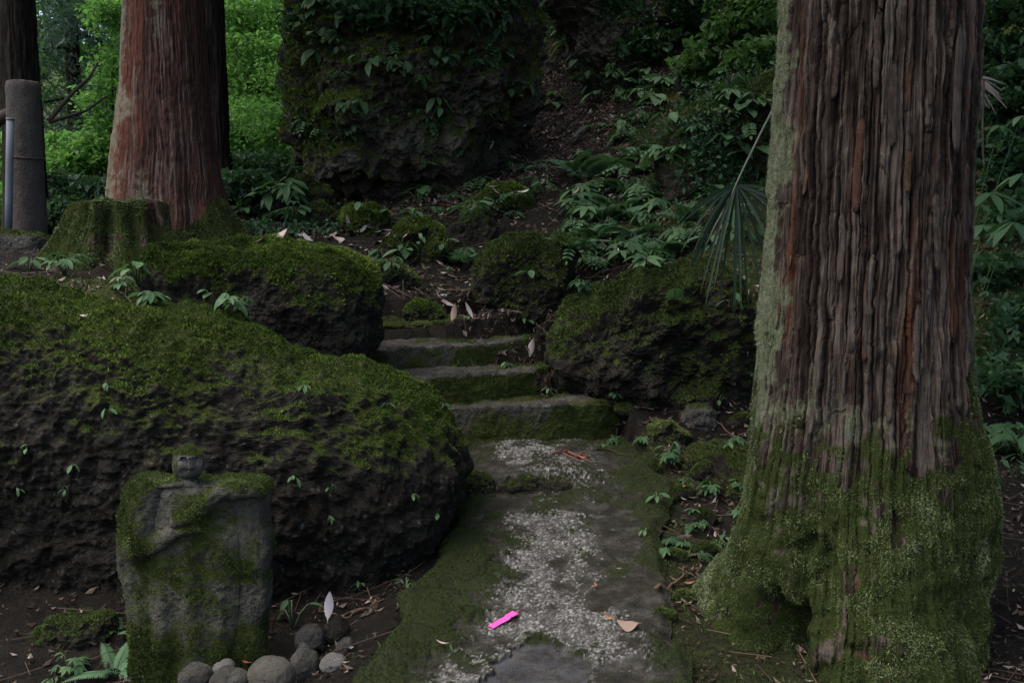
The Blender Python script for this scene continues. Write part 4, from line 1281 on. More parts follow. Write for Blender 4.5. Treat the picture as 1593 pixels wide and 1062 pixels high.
# backlit trees and shrubs in the clearing behind the left cedar
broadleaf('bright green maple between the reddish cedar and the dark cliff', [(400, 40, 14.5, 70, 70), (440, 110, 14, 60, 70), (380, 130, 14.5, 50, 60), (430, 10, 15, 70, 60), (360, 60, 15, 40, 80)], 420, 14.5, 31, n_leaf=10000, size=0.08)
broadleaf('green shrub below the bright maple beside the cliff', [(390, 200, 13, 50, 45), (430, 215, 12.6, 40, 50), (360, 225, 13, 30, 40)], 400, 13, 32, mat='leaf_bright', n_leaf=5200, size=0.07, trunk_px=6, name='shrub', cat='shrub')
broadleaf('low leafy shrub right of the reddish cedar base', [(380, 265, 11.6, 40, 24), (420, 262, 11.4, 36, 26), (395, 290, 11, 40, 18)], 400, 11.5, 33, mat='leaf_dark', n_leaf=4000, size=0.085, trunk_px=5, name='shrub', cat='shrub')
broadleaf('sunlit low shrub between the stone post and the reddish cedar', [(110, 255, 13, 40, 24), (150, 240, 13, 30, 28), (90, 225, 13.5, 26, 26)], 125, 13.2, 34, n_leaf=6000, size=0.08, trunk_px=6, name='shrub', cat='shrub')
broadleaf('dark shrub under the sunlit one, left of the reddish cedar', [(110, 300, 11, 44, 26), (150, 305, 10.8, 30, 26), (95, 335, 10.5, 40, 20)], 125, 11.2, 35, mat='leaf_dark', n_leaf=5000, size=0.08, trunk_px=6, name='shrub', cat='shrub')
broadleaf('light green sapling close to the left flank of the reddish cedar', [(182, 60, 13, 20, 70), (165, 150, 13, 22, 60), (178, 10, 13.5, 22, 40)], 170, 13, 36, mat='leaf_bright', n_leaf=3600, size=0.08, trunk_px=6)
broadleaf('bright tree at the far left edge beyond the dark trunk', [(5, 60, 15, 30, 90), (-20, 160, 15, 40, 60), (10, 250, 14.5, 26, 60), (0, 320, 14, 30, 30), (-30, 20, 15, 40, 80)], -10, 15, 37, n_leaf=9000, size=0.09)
# bluish conifer with drooping boughs
rg = np.random.default_rng(38)
cf = empty('conifer_tree', (W(125, 380, 17)[0], 17.0, ground_z(W(125, 380, 17)[0], 17)))
tag(cf, 'bluish drooping conifer far behind the stone post', 'tree')
cx_, cy_, cz_ = cf.location
tv, tq, tt_ = tube(np.array([[cx_, cy_, cz_ - 0.2 + k] for k in np.linspace(0, 9, 12)]), np.linspace(0.16, 0.06, 12), 9)
make('trunk', tv, [tq, tt_], M['bark_dark'], cf, attrs={'tint': np.full(len(tv), .4), 'lich': np.zeros(len(tv)), 'moss': np.zeros(len(tv))})
cents = []
for k in range(26):
    zz = 2.9 + 0.27 * k
    az = k * 2.39
    L = 1.15 * (0.8 + 0.4 * rg.random())
    e_ = np.array([cx_ + math.cos(az) * L, cy_ + math.sin(az) * L, zz - 0.45])
    lv, lq, lt = limb((cx_, cy_, zz), e_, 0.03, 0.008, rg, sag=0.1, n=8, seg=5)
    make('limb', lv, [lq, lt], M['bark_dark'], cf, attrs={'tint': np.full(len(lv), .3), 'lich': np.zeros(len(lv)), 'moss': np.zeros(len(lv))})
    for f in (0.3, 0.5, 0.7, 0.85, 1.0):
        cents.append(np.array([cx_, cy_, zz]) * (1 - f) + e_ * f + np.array([0, 0, -0.05]))
V, Q, tn = leaf_cloud(np.array(cents), np.array([0.2, 0.2, 0.24]), 24000, 0.12, rg, 0.2, 0.25)
stuff(make('crown', V, Q, M['leaf_conifer'], cf, False, {'tint': tn}))
# two crooked dead boughs in front of the conifer
for lab, pts, r_ in (('crooked dark bare branch rising right behind the stone post', [(76, 188, 10.5), (95, 165, 10.6), (118, 140, 10.7), (140, 120, 10.9), (152, 98, 11)], 0.026),
                     ('lower dark bare branch behind the stone post', [(76, 190, 10.5), (105, 182, 10.6), (135, 172, 10.8), (165, 150, 11)], 0.022)):
    P = np.array([W(*q) for q in pts])
    t1 = np.linspace(0, 1, len(P)); t2 = np.linspace(0, 1, 16)
    P = np.stack([np.interp(t2, t1, P[:, k]) for k in range(3)], -1)
    tv, tq, tt_ = tube(P, np.linspace(r_, r_ * 0.5, 16), 7)
    tag(make('bare_branch', tv, [tq, tt_], M['wood_dark']), lab, 'branch')
# woods further back
FAR = [(60, 24, 'pale green tree far off behind the dark trunk'), (200, 26, 'tall pale tree far off behind the reddish cedar'), (400, 24, 'tall bright tree far off above the maple'), (490, 22, 'bright tree far off against the cliff edge'),
       (-80, 22, 'far tree beyond the left edge, pale green'), (300, 30, 'farthest tree in the gap beside the reddish cedar')]
for i, (px, d, lab) in enumerate(FAR):
    bo = [(px + random.uniform(-70, 70), py, d + random.uniform(-1.5, 1.5), 75, 70) for py in (-60, 30, 110, 190, 260, 310)]
    broadleaf(lab, bo, px, d, 80 + i, mat='leaf_bright', n_leaf=9000, size=0.15, trunk_px=14, group='far trees in the clearing')
# shrubs up the right-hand slope
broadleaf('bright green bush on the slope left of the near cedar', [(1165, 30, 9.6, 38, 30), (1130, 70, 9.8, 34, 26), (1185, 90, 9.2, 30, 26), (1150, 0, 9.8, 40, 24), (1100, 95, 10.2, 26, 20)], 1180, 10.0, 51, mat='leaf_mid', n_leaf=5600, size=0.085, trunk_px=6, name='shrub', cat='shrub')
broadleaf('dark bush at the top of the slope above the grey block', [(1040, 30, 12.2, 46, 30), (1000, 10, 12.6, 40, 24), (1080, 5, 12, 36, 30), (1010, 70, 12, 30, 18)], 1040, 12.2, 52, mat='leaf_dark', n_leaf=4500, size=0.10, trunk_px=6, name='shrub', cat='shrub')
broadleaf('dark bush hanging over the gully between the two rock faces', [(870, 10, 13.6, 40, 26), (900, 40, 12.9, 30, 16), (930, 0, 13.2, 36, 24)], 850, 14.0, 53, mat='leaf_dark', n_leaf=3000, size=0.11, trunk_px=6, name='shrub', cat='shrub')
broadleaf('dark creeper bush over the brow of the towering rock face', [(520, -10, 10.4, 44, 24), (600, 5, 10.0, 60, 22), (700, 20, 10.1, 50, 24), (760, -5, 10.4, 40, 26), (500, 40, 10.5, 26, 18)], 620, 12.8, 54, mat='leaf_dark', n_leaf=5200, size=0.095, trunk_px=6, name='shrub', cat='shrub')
broadleaf('bush with shade-dark leaves filling the gap right of the near cedar', [(1560, 60, 8.8, 50, 60), (1585, 150, 8.0, 44, 60), (1540, 120, 9.0, 40, 60), (1560, 250, 8.0, 40, 50), (1590, 330, 7.4, 34, 40), (1550, 420, 7.0, 36, 26), (1590, 500, 6.6, 30, 30), (1565, 590, 6.4, 32, 30)], 1600, 7.8, 55, mat='leaf_dark', n_leaf=9000, size=0.085, trunk_px=6, name='shrub', cat='shrub')  # dark leaves added to stand for deep shade on the hillside

# stump, post, pipe, block, rail
SX, SY = (190 - 796.5) / F * 7.05, 7.05
stump = empty('tree_stump', (SX, SY, 1.38))
tag(stump, 'mossy cut tree stump with splayed roots in front of the reddish cedar', 'stump')
zs = np.linspace(1.22, 1.80, 74)
sl = tab((1.22, 0.60), (1.40, 0.52), (1.52, 0.42), (1.66, 0.335), (1.80, 0.285))
sr = tab((1.22, 0.46), (1.40, 0.40), (1.52, 0.35), (1.66, 0.315), (1.80, 0.285))
sf = tab((1.22, 0.52), (1.40, 0.42), (1.52, 0.35), (1.66, 0.30), (1.80, 0.275))


def stump_extra(TH, ZZ):
    return 0.05 * np.sin(TH * 7 + 0.5) * sstep(1.85, 1.35, ZZ) + 0.03 * np.sin(TH * 13 + 1.3)


V, Q, nn, thf, z, tint, prof, wmv = trunk_shape(SX, SY, zs, sl, sr, sf, 240, 50, strip=0.07, amp=0.02, seed=9, sub=0.004, rootpow=2.5, warm=0.0, extra=stump_extra)
nc = 290
V[:, 2] += 0.03 * fbm(V, 5, 3, 95) * sstep(1.6, 1.8, z)
top_ = V[-nc:]
c_ = top_.mean(0)
rings = [top_ * (1 - f) + c_ * f + np.array([0, 0, 0.02 * math.sin(f * 3)]) for f in (0.03, 0.1, 0.25, 0.45, 0.7, 0.97)]
V = np.concatenate([V] + rings)
V[-6 * nc:, 2] += 0.012 * fbm(V[-6 * nc:], 9, 3, 96)
Q = np.concatenate([Q if Q[0, 1] == 1 else Q, (grid_faces(7, nc, True) + len(zs) * nc - nc)])
if vnormals(V, Q[-nc:])[-nc:, 2].mean() < 0:
    Q[-6 * nc:] = Q[-6 * nc:, ::-1]
nn = vnormals(V, Q)
m_ = len(V)
mk = np.clip(0.62 + 0.3 * nn[:, 2] + 0.45 * fbm(V, 4, 4, 97), 0, 1)
padd = lambda a, f: np.concatenate([a, np.full(6 * nc, f)])
so = make('trunk_base', V, Q, M['bark_near'], stump, attrs={'tint': padd(tint, 0.4), 'lich': np.full(m_, 0.3), 'moss': mk, 'warm': np.zeros(m_)})
bv, bt, tn = blades(V, Q, np.clip(mk - 0.4, 0, 1), 60000, 0.014, RNG, up=0.1)
stuff(link('moss', mesh_data('moss', bv - np.array(stump.location), bt, M['moss_bark'], False, {'tint': np.clip(tn + 0.05, 0, 1)}), so))
post = empty('stone_post', W(46, 368, 7.7))
tag(post, 'round granite post with a wire round it at the far left', 'post')
zt_, zb_ = W(46, 127, 7.7)[2], W(46, 372, 7.7)[2]
prof_ = [(zb_ - 0.15, 0.128), (zb_, 0.128)] + [(zb_ + (zt_ - zb_) * f, 0.128 - 0.008 * f) for f in np.linspace(0.04, 0.96, 40)] + [(zt_ - 0.012, 0.116), (zt_ - 0.003, 0.107), (zt_, 0.09), (zt_ + 0.003, 0.03), (zt_ + 0.004, 0.002)]
th = np.linspace(0, 2 * math.pi, 64, endpoint=False)
cxp, cyp = post.location[0], 7.7
V = np.array([[(cxp + r_ * math.cos(a), cyp + r_ * math.sin(a), z_) for a in th] for z_, r_ in prof_]).reshape(-1, 3)
Q = grid_faces(len(prof_), 64, True)
V = V + vnormals(V, Q) * (0.004 * fbm(V, 16, 3, 91) + 0.002 * fbm(V, 60, 2, 92))[:, None]
make('shaft', V, Q, M['stone_post'], post)
zw = W(46, 247, 7.7)[2]
P = np.array([(cxp + 0.129 * math.cos(a), cyp + 0.129 * math.sin(a), zw + 0.006 * math.sin(a * 2)) for a in np.linspace(0, 2 * math.pi, 49)])
tv, tq, tt_ = tube(P, 0.0055, 6)
make('wire', tv, [tq, tt_], M['wire'], post)
pp = empty('metal_pipe', W(14, 366, 7.45))
tag(pp, 'thin blue-grey metal pipe standing beside the stone post', 'pipe')
P = np.array([W(a, b, 7.45) for a, b in ((13, 372), (14, 310), (15, 250), (16, 186))])
tv, tq, tt_ = tube(P, 0.027, 14)
make('tube', tv, [tq, tt_], M['pipe'], pp)
P = np.array([W(16, 187, 7.45), W(16, 184, 7.45)])
tv, tq, tt_ = tube(P, 0.030, 14)
make('cap', tv, [tq, tt_], M['pipe'], pp)
rock('concrete_block', 'low mossy concrete block under the stone post', [(-60, 366), (0, 363), (40, 363), (74, 367), (79, 390), (78, 425), (20, 440), (-60, 440)], 7.3, 0.22, mat='concrete', moss=0.12, mossn=6000, mL=0.016, mmat='moss_dull',
     e=0.2, nth=220, nf=70, lump=0.01, lfreq=6, fine=0.004, seed=93, cat='block')
P = np.array([W(a, b, c_) for a, b, c_ in ((-90, 225, 7.8), (-40, 205, 7.8), (0, 184, 7.8), (28, 172, 7.8))])
tv, tq, tt_ = tube(P, [0.06, 0.056, 0.05, 0.045], 12)
tag(make('wooden_rail', tv, [tq, tt_], M['wood_dark']), 'dark wooden rail running out of the picture from the stone post', 'rail')

# ------------------------------------------------------------------ plants
def leaf_proto(name, mat, L=1.0, wid=0.42, fold=0.10, droop=0.18, n=6, tipp=0.9):
    t_ = np.linspace(0, 1, n)
    hw = wid / 2 * np.sin(np.clip(t_ ** tipp, 0, 1) * math.pi) ** 0.8
    hw[0], hw[-1] = 0.012, 0.004
    y = t_ * L
    zc = -droop * t_ ** 2 * L
    V = np.concatenate([np.stack([-hw * L, y, zc + fold * hw * 2 * L], -1), np.stack([hw * 0, y, zc], -1), np.stack([hw * L, y, zc + fold * hw * 2 * L], -1)])
    Q = []
    for i in range(n - 1):
        for k in (0, 1):
            Q.append([k * n + i, (k + 1) * n + i, (k + 1) * n + i + 1, k * n + i + 1])
    return V, np.array(Q)


def proto_mesh(name, V, Q, mat):
    return mesh_data(name, V, Q, mat, True)


def palmate(nl=5, spread=150, asp=0.34, seed=0):
    rg = np.random.default_rng(seed)
    parts = []
    for k in range(nl):
        a = R(-spread / 2 + spread * k / (nl - 1)) + rg.normal() * 0.06
        s = 1.0 - 0.42 * abs(k - (nl - 1) / 2) / ((nl - 1) / 2)
        V, Q = leaf_proto('', None, s, asp, 0.12, 0.22 + 0.1 * rg.random(), 6, 1.0)
        ca, sa = math.cos(a), math.sin(a)
        V = np.stack([V[:, 0] * ca + V[:, 1] * sa, -V[:, 0] * sa + V[:, 1] * ca, V[:, 2] + 0.01 * rg.normal()], -1)
        parts.append((V, Q, None))
    return join(parts)


def pinnate(npair=4, seed=0):
    rg = np.random.default_rng(seed)
    parts = []
    for k in range(npair + 1):
        y = 0.15 + 0.75 * k / npair
        for sgn in ((-1, 1) if k < npair else (0,)):
            V, Q = leaf_proto('', None, 0.36 * (1 - 0.25 * k / npair), 0.48, 0.10, 0.2, 5)
            a = sgn * R(62)
            ca, sa = math.cos(a), math.sin(a)
            V = np.stack([V[:, 0] * ca + V[:, 1] * sa, -V[:, 0] * sa + V[:, 1] * ca + y, V[:, 2] - 0.22 * y ** 2 + 0.01 * rg.normal()], -1)
            parts.append((V, Q, None))
    tv, tq, tt_ = tube(np.array([(0, y, -0.22 * y ** 2) for y in np.linspace(0, 0.95, 6)]), 0.008, 4)
    parts.append((tv, tq, tt_))
    return join(parts)


def frond(npair=17, wid=0.36, arch=0.45, seed=0, cut=True):
    rg = np.random.default_rng(seed)
    parts = []
    prof = lambda t_: (np.sin(math.pi * (0.12 + 0.86 * t_) ** 0.75) ** 0.8)
    rz = lambda y: arch * (y - 1.35 * y ** 2)
    for k in range(npair):
        t_ = 0.12 + 0.86 * k / npair
        L = wid * max(prof(t_), 0.05)
        for sgn in (-1, 1):
            m = 5 if cut else 4
            V, Q = leaf_proto('', None, L, 0.24 if cut else 0.3, 0.05, 0.25, m, 0.6)
            a = sgn * R(74 - 18 * t_ + rg.normal() * 3)
            ca, sa = math.cos(a), math.sin(a)
            V = np.stack([V[:, 0] * ca + V[:, 1] * sa, -V[:, 0] * sa + V[:, 1] * ca + t_, V[:, 2] + rz(t_)], -1)
            parts.append((V, Q, None))
    yy = np.linspace(0, 1.0, 9)
    tv, tq, tt_ = tube(np.stack([yy * 0, yy, rz(yy)], -1), np.linspace(0.012, 0.003, 9), 4)
    parts.append((tv, tq, tt_))
    return join(parts)


OVALS = []
for k, (wd, dr) in enumerate(((0.46, 0.15), (0.55, 0.25), (0.38, 0.3))):
    V, Q = leaf_proto('leaf', None, 1.0, wd, 0.12, dr, 7)
    OVALS.append(mesh_data('leaf', V, Q, M['leaf_herb'], True))
PALMS = [mesh_data('leaf', *palmate(n_, s_, a_, k), M['leaf_herb'], True) for k, (n_, s_, a_) in enumerate(((5, 150, 0.36), (5, 190, 0.32), (3, 110, 0.42), (7, 230, 0.28)))]
PINNS = [mesh_data('leaf', *pinnate(n_, k), M['leaf_herb'], True) for k, n_ in enumerate((3, 4, 5))]
FRONDS = [mesh_data('frond', *frond(17, w_, a_, k), M['leaf_fern'], True) for k, (w_, a_) in enumerate(((0.34, 0.45), (0.28, 0.3), (0.40, 0.6)))]
SWORD = mesh_data('frond', *frond(26, 0.17, 0.35, 9, False), M['leaf_fern'], True)
PROTO = {'oval': OVALS, 'palm': PALMS, 'pinn': PINNS, 'fern': FRONDS, 'sword': [SWORD]}
PR = np.random.default_rng(99)


def plant(base, kind, n, size, label, group=None, h=0.06, cat='plant', name=None, az0=None, azr=math.pi, tilt=(0.0, 0.6), face=0.0, normal=None):
    base = np.array(base, float)
    name = name or {'fern': 'fern', 'sword': 'fern'}.get(kind, 'herb')
    root = empty(name, base)
    tag(root, label, cat, group)
    ms = PROTO[kind]
    stems = []
    for k in range(n):
        az = (PR.uniform(-azr, azr) + (az0 if az0 is not None else 0)) if az0 is not None else (2 * math.pi * k / n + PR.uniform(-0.5, 0.5))
        me = ms[int(PR.integers(len(ms)))]
        fern = kind in ('fern', 'sword')
        o = bpy.data.objects.new('frond' if fern else 'leaf', me)
        COL.objects.link(o)
        o.parent = root
        s = size * PR.uniform(0.7, 1.15)
        tl = PR.uniform(*tilt)
        if fern:
            loc = np.zeros(3)
            o.rotation_euler = Euler((PR.uniform(0.1, 0.6), PR.uniform(-0.25, 0.25), az))
        else:
            hh = h * PR.uniform(0.6, 1.3)
            out = h * 0.6 * PR.uniform(0.4, 1.2)
            loc = np.array([-math.sin(az) * out, math.cos(az) * out, hh])
            if normal is not None:
                loc = loc + np.array(normal) * out
            o.rotation_euler = Euler((-tl + face, PR.uniform(-0.3, 0.3), az))
            mid = loc * 0.5 + np.array([0, 0, hh * 0.12])
            stems.append(tube(np.array([np.zeros(3) - np.array([0, 0, 0.02]), mid, loc]), 0.0022 + 0.012 * size, 4))
        o.location = loc
        o.scale = (s, s, s)
    if stems:
        V, Fq = join(stems)
        link('stem', mesh_data('stem', V, Fq, M['stem'], True), root)
    return root


VERGE = [(1015, 735, 14, 8), (1060, 775, 16, 10), (1100, 742, 20, 12), (1035, 800, 13, 8), (1090, 815, 18, 12), (1050, 870, 14, 9), (1095, 860, 16, 10), (1020, 900, 16, 9), (1060, 935, 15, 9), (1030, 965, 18, 10), (985, 735, 10, 6), (1120, 700, 14, 9), (1150, 660, 14, 9), (975, 640, 12, 7)]
for i, (px, py, a, b) in enumerate(sorted(VERGE, key=lambda q_: q_[1])):
    q = hit(px, py)
    an_ = np.linspace(0, 2 * math.pi, 11)[:-1]
    poly = [(px + 1.35 * a * math.cos(t_) * rs.uniform(0.8, 1.15), py - 0.5 * b + 1.35 * b * math.sin(t_) * rs.uniform(0.8, 1.1)) for t_ in an_]
    rock('mossy_stone', 'low mossy stone in the verge right of the path, ' + ORD[i] + ' the steps', poly, float(q[1]), a / F * float(q[1]), moss=0.3, mossn=3500, mL=0.010, mmat='moss_dull', tmul=0.85, seed=130 + i, nth=56, nf=26, nb=8,
         lump=0.012, lfreq=8, fine=0.004, e=0.7, cat='stone', group='mossy stones in the right verge')

# what the ray through a photo pixel meets: rock, path, step, bark or ground
HIDDEN = [o for o in bpy.data.objects if o.get('kind') == 'stuff']
for o in HIDDEN:
    o.hide_viewport = True
bpy.context.view_layer.update()
DG = bpy.context.evaluated_depsgraph_get()


def rc(px, py):
    p = W(px, py, 10.0)
    o_ = Vector((0, 0, CAM_Z))
    dr = (Vector([float(c_) for c_ in p]) - o_).normalized()
    ok, loc, nrm, _, ob_, _ = SC.ray_cast(DG, o_, dr)
    if not ok:
        return hit(px, py), np.array([0, 0, 1.0])
    return np.array(loc), np.array(nrm)


# single plants that stand out in the photograph: (px, py of the base, kind, leaves, size, stalk, label)
SOLO = [
    (725, 410, 'fern', 6, 0.34, 0, 'pale green fern between the domed mossy rock and the blocky one'),
    (100, 428, 'palm', 7, 0.19, 0.13, 'broad-leaved herb in front of the concrete block'),
    (45, 424, 'oval', 4, 0.16, 0.09, 'small herb at the far left under the concrete block'),
    (215, 440, 'oval', 7, 0.16, 0.12, 'leafy herb right below the mossy stump'),
    (190, 455, 'palm', 5, 0.15, 0.08, 'low herb on dark soil behind the huge boulder'),
    (236, 474, 'palm', 5, 0.17, 0.06, 'pale herb at the back lip of the huge boulder'),
    (365, 487, 'palm', 6, 0.17, 0.09, 'pale rosette plant perched on the rim of the huge boulder'),
    (335, 478, 'oval', 4, 0.13, 0.10, 'darker herb just left of the pale rosette plant'),
    (610, 425, 'oval', 6, 0.17, 0.12, 'broad-leaved herb on the low mossy rock behind the flat-topped boulder'),
    (640, 400, 'oval', 1, 0.10, 0.03, 'single leaf sprouting on the domed mossy rock'),
    (700, 425, 'oval', 3, 0.10, 0.05, 'tiny herb at the foot of the domed mossy rock'),
    (825, 435, 'oval', 5, 0.12, 0.09, 'small pale herb on the blocky mossy rock'),
    (815, 510, 'oval', 6, 0.11, 0.09, 'bright herb at the foot of the blocky mossy rock'),
    (855, 612, 'oval', 4, 0.10, 0.05, 'small herb at the right end of the second step'),
    (790, 572, 'oval', 4, 0.08, 0.04, 'tiny bright herb on the second step'),
    (725, 500, 'oval', 3, 0.09, 0.04, 'tiny herb on the soil of the top step'),
    (905, 455, 'palm', 5, 0.16, 0.08, 'pale herb left of the rugged boulder top'),
    (960, 618, 'palm', 4, 0.11, 0.04, 'small herb under the left foot of the rugged boulder'),
    (955, 690, 'palm', 5, 0.09, 0.05, 'tuft of seedlings at the right end of the lowest step'),
    (940, 700, 'oval', 4, 0.07, 0.04, 'tiny herb on the moss at the right end of the landing'),
    (1040, 722, 'palm', 6, 0.12, 0.07, 'bright little herb among pebbles right of the landing'),
    (1042, 705, 'oval', 3, 0.10, 0.07, 'two-leaved seedling behind the bright little herb'),
    (1105, 768, 'palm', 5, 0.13, 0.06, 'herb in the litter beside the near cedar, left'),
    (1140, 480, 'oval', 4, 0.17, 0.09, 'pale herb behind the rugged boulder, near the palm leaf'),
    (1118, 632, 'oval', 5, 0.08, 0.07, 'sprig of small leaves right of the rugged boulder foot'),
    (1172, 600, 'palm', 3, 0.12, 0.08, 'herb peeping out behind the left edge of the near cedar'),
    (1075, 830, 'palm', 4, 0.08, 0.05, 'small herb on the mossy bank right of the path'),
    (110, 1050, 'palm', 6, 0.10, 0.08, 'small herb at the foot of the dark corner rock'),
    (85, 1075, 'oval', 5, 0.06, 0.05, 'tiny herb in the lower left corner'),
    (178, 1048, 'sword', 6, 0.24, 0, 'sword fern beside the lower left of the carved figure'),
    (185, 985, 'sword', 3, 0.19, 0, 'smaller sword fern on the corner rock left of the carved figure'),
    (455, 975, 'oval', 3, 0.11, 0.13, 'heart-leaved seedling right of the carved figure'),
    (560, 915, 'oval', 4, 0.05, 0.04, 'tiny dark seedling below the huge boulder'),
    (632, 915, 'oval', 4, 0.05, 0.04, 'tiny dark seedling at the moss edge of the path'),
    (700, 1010, 'oval', 2, 0.035, 0.02, 'minute seedling on the moss left of the pink tape'),
    (1560, 480, 'oval', 6, 0.22, 0.15, 'big-leaved herb right of the near cedar'),
    (1585, 520, 'oval', 6, 0.20, 0.15, 'dark broad-leaved herb at the right edge of the picture'),
    (1575, 650, 'palm', 6, 0.18, 0.12, 'low dark herb behind the right flank of the near cedar'),
    (1030, 400, 'fern', 4, 0.30, 0, 'fern hanging left of the palm leaf'),
    (905, 280, 'fern', 5, 0.45, 0, 'pale fern high on the slope under the gully'),
    (960, 330, 'fern', 5, 0.42, 0, 'fern in the middle of the herb slope'),
    (1050, 470, 'fern', 2, 0.22, 0, 'little fern behind the rugged boulder'),
]
for px, py, kind, n, size, h, lab in SOLO:
    b, nb_ = rc(px, py)
    fern_ = kind in ('fern', 'sword')
    plant(b, kind, n if (fern_ or n < 3) else int(n * 1.6), size * (1.0 if fern_ else 0.55 if kind == 'palm' else 0.68), lab, h=h * 0.85, cat='fern' if kind in ('fern', 'sword') else 'plant')

# herbs spread over the slope between the boulders and the cliff
ZONES = [  # px0, py0, px1, py1, count, sizes, label, kinds
    (880, 240, 1070, 420, 70, (0.16, 0.26), 'compound-leaved herb on the slope left of the palm leaf', ('pinn', 'palm', 'pinn', 'fern')),
    (640, 230, 850, 340, 26, (0.15, 0.24), 'small herb in the dark litter under the cliff foot', ('oval', 'pinn')),
    (950, 90, 1180, 260, 46, (0.16, 0.28), 'herb on the upper right slope below the bright bush', ('oval', 'pinn', 'palm')),
    (1050, 310, 1150, 420, 14, (0.14, 0.24), 'herb in the shade beneath the palm leaf', ('pinn', 'oval')),
    (350, 260, 470, 345, 22, (0.16, 0.28), 'low herb covering the ground right of the reddish cedar', ('oval', 'palm')),
    (860, 40, 1030, 230, 22, (0.18, 0.3), 'herb on the smaller rock face by the gully', ('oval', 'pinn')),
    (1545, 560, 1593, 720, 6, (0.12, 0.2), 'dim herb in the shade right of the near cedar', ('oval', 'palm')),
    (985, 690, 1150, 880, 18, (0.045, 0.08), 'seedling on the verge', ('oval', 'palm', 'pinn')),
    (560, 330, 760, 410, 12, (0.1, 0.16), 'little herb between the small mossy rocks', ('oval',)),
]
LAND = [(725, 395, 'the pale green fern'), (1150, 300, 'the fan palm leaf'), (1080, 120, 'the squared grey stone'), (640, 270, 'the towering rock face'), (945, 120, 'the smaller rock face'), (775, 320, 'the bright mossy rock'),
        (810, 420, 'the blocky mossy rock'), (1010, 500, 'the rugged boulder'), (1165, 60, 'the bush by the near cedar'), (470, 315, 'the two mossy rocks'), (350, 250, 'the reddish cedar'), (1120, 220, 'the green moss bank'),
        (1540, 300, 'the tall fingered plant'), (1540, 640, 'the right flank of the near cedar'), (1000, 860, 'the path edge'), (1030, 680, 'the landing'), (1150, 780, 'the left root of the near cedar'), (645, 380, 'the domed mossy rock'), (860, 200, 'the leafy gully')]
LOOK = {'pinn': 'feather-leaved herb', 'palm': 'finger-leaved herb', 'oval': 'oval-leaved herb', 'fern': 'fern', 'sword': 'sword fern'}
USED = {}


def herb_label(px, py, kd, sz, big):
    k = min(range(len(LAND)), key=lambda i: (LAND[i][0] - px) ** 2 + (LAND[i][1] - py) ** 2)
    dx, dy = px - LAND[k][0], py - LAND[k][1]
    far_ = 'close to' if math.hypot(dx, dy) < 45 else ('away from' if math.hypot(dx, dy) > 110 else 'some way from')
    side_ = ('right' if dx > 0 else 'left') if abs(dx) > abs(dy) else ('below' if dy > 0 else 'above')
    side_ = {'right': 'on the right of', 'left': 'on the left of'}.get(side_, side_)
    lab_ = ('larger ' if big else 'little ') + LOOK[kd] + ' ' + side_ + ' ' + LAND[k][2]
    if lab_ in USED:
        lab_ = ('larger ' if big else 'little ') + LOOK[kd] + ' ' + side_ + ' ' + LAND[k][2] + ', ' + {'close to': 'touching it', 'away from': 'well away from it', 'some way from': 'a step away from it'}[far_]
    USED[lab_] = USED.get(lab_, 0) + 1
    return lab_


for x0, y0, x1, y1, cnt, sz, lab, kinds in ZONES:
    for k in range(cnt):
        hx, hy = PR.uniform(x0, x1), PR.uniform(y0, y1)
        b, nb_ = rc(hx, hy)
        kd = kinds[int(PR.integers(len(kinds)))]
        sk = PR.uniform(*sz)
        plant(b, kd, int(PR.integers(4, 8)), sk * (1.3 if kd == 'fern' else 0.85), (hl := herb_label(hx, hy, kd, sz, sk > (sz[0] + sz[1]) / 2)), hl, h=PR.uniform(0.05, 0.14) * (0.3 if 'verge' in lab else 1), name='fern' if kd == 'fern' else 'herb', cat='fern' if kd == 'fern' else 'plant')
# herbs rooted on the cliff faces lean out from the rock
for k in range(70):
    hx, hy = PR.uniform(465, 825), PR.uniform(5, 250) if k % 3 else PR.uniform(5, 110)
    b, nb_ = rc(hx, hy)
    kd = ('oval', 'pinn', 'oval')[int(PR.integers(3))]
    plant(b, kd, int(PR.integers(3, 7)), PR.uniform(0.10, 0.2), LOOK[kd] + ' clinging to the ' + ('upper ' if hy < 90 else 'middle ' if hy < 170 else 'lower ') + ('left ' if hx < 580 else 'centre ' if hx < 710 else 'right ') + 'part of the towering rock face', 'herbs on the rock face', h=0.07, name='herb', az0=math.pi, azr=1.5, tilt=(0.2, 0.9), normal=nb_)
SEED = sorted(PR.uniform(20, 180) if k % 3 == 0 else PR.uniform(440, 700) for k in range(16))
for k, hx in enumerate(SEED):
    nth = k if hx < 300 else k - sum(q_ < 300 for q_ in SEED)
    b, nb_ = rc(hx, PR.uniform(560, 850))
    plant(b, 'oval', int(PR.integers(2, 5)), PR.uniform(0.025, 0.045), (('tiny seedling on the boulder side left of the carved figure, ' + ORD[nth] + ' the picture edge') if hx < 300 else ('tiny seedling on the boulder side right of the carved figure, ' + ORD[nth] + ' the figure')), 'seedlings on the huge boulder', h=0.025, name='herb', az0=math.pi, azr=1.5, tilt=(0.2, 0.9), normal=nb_)

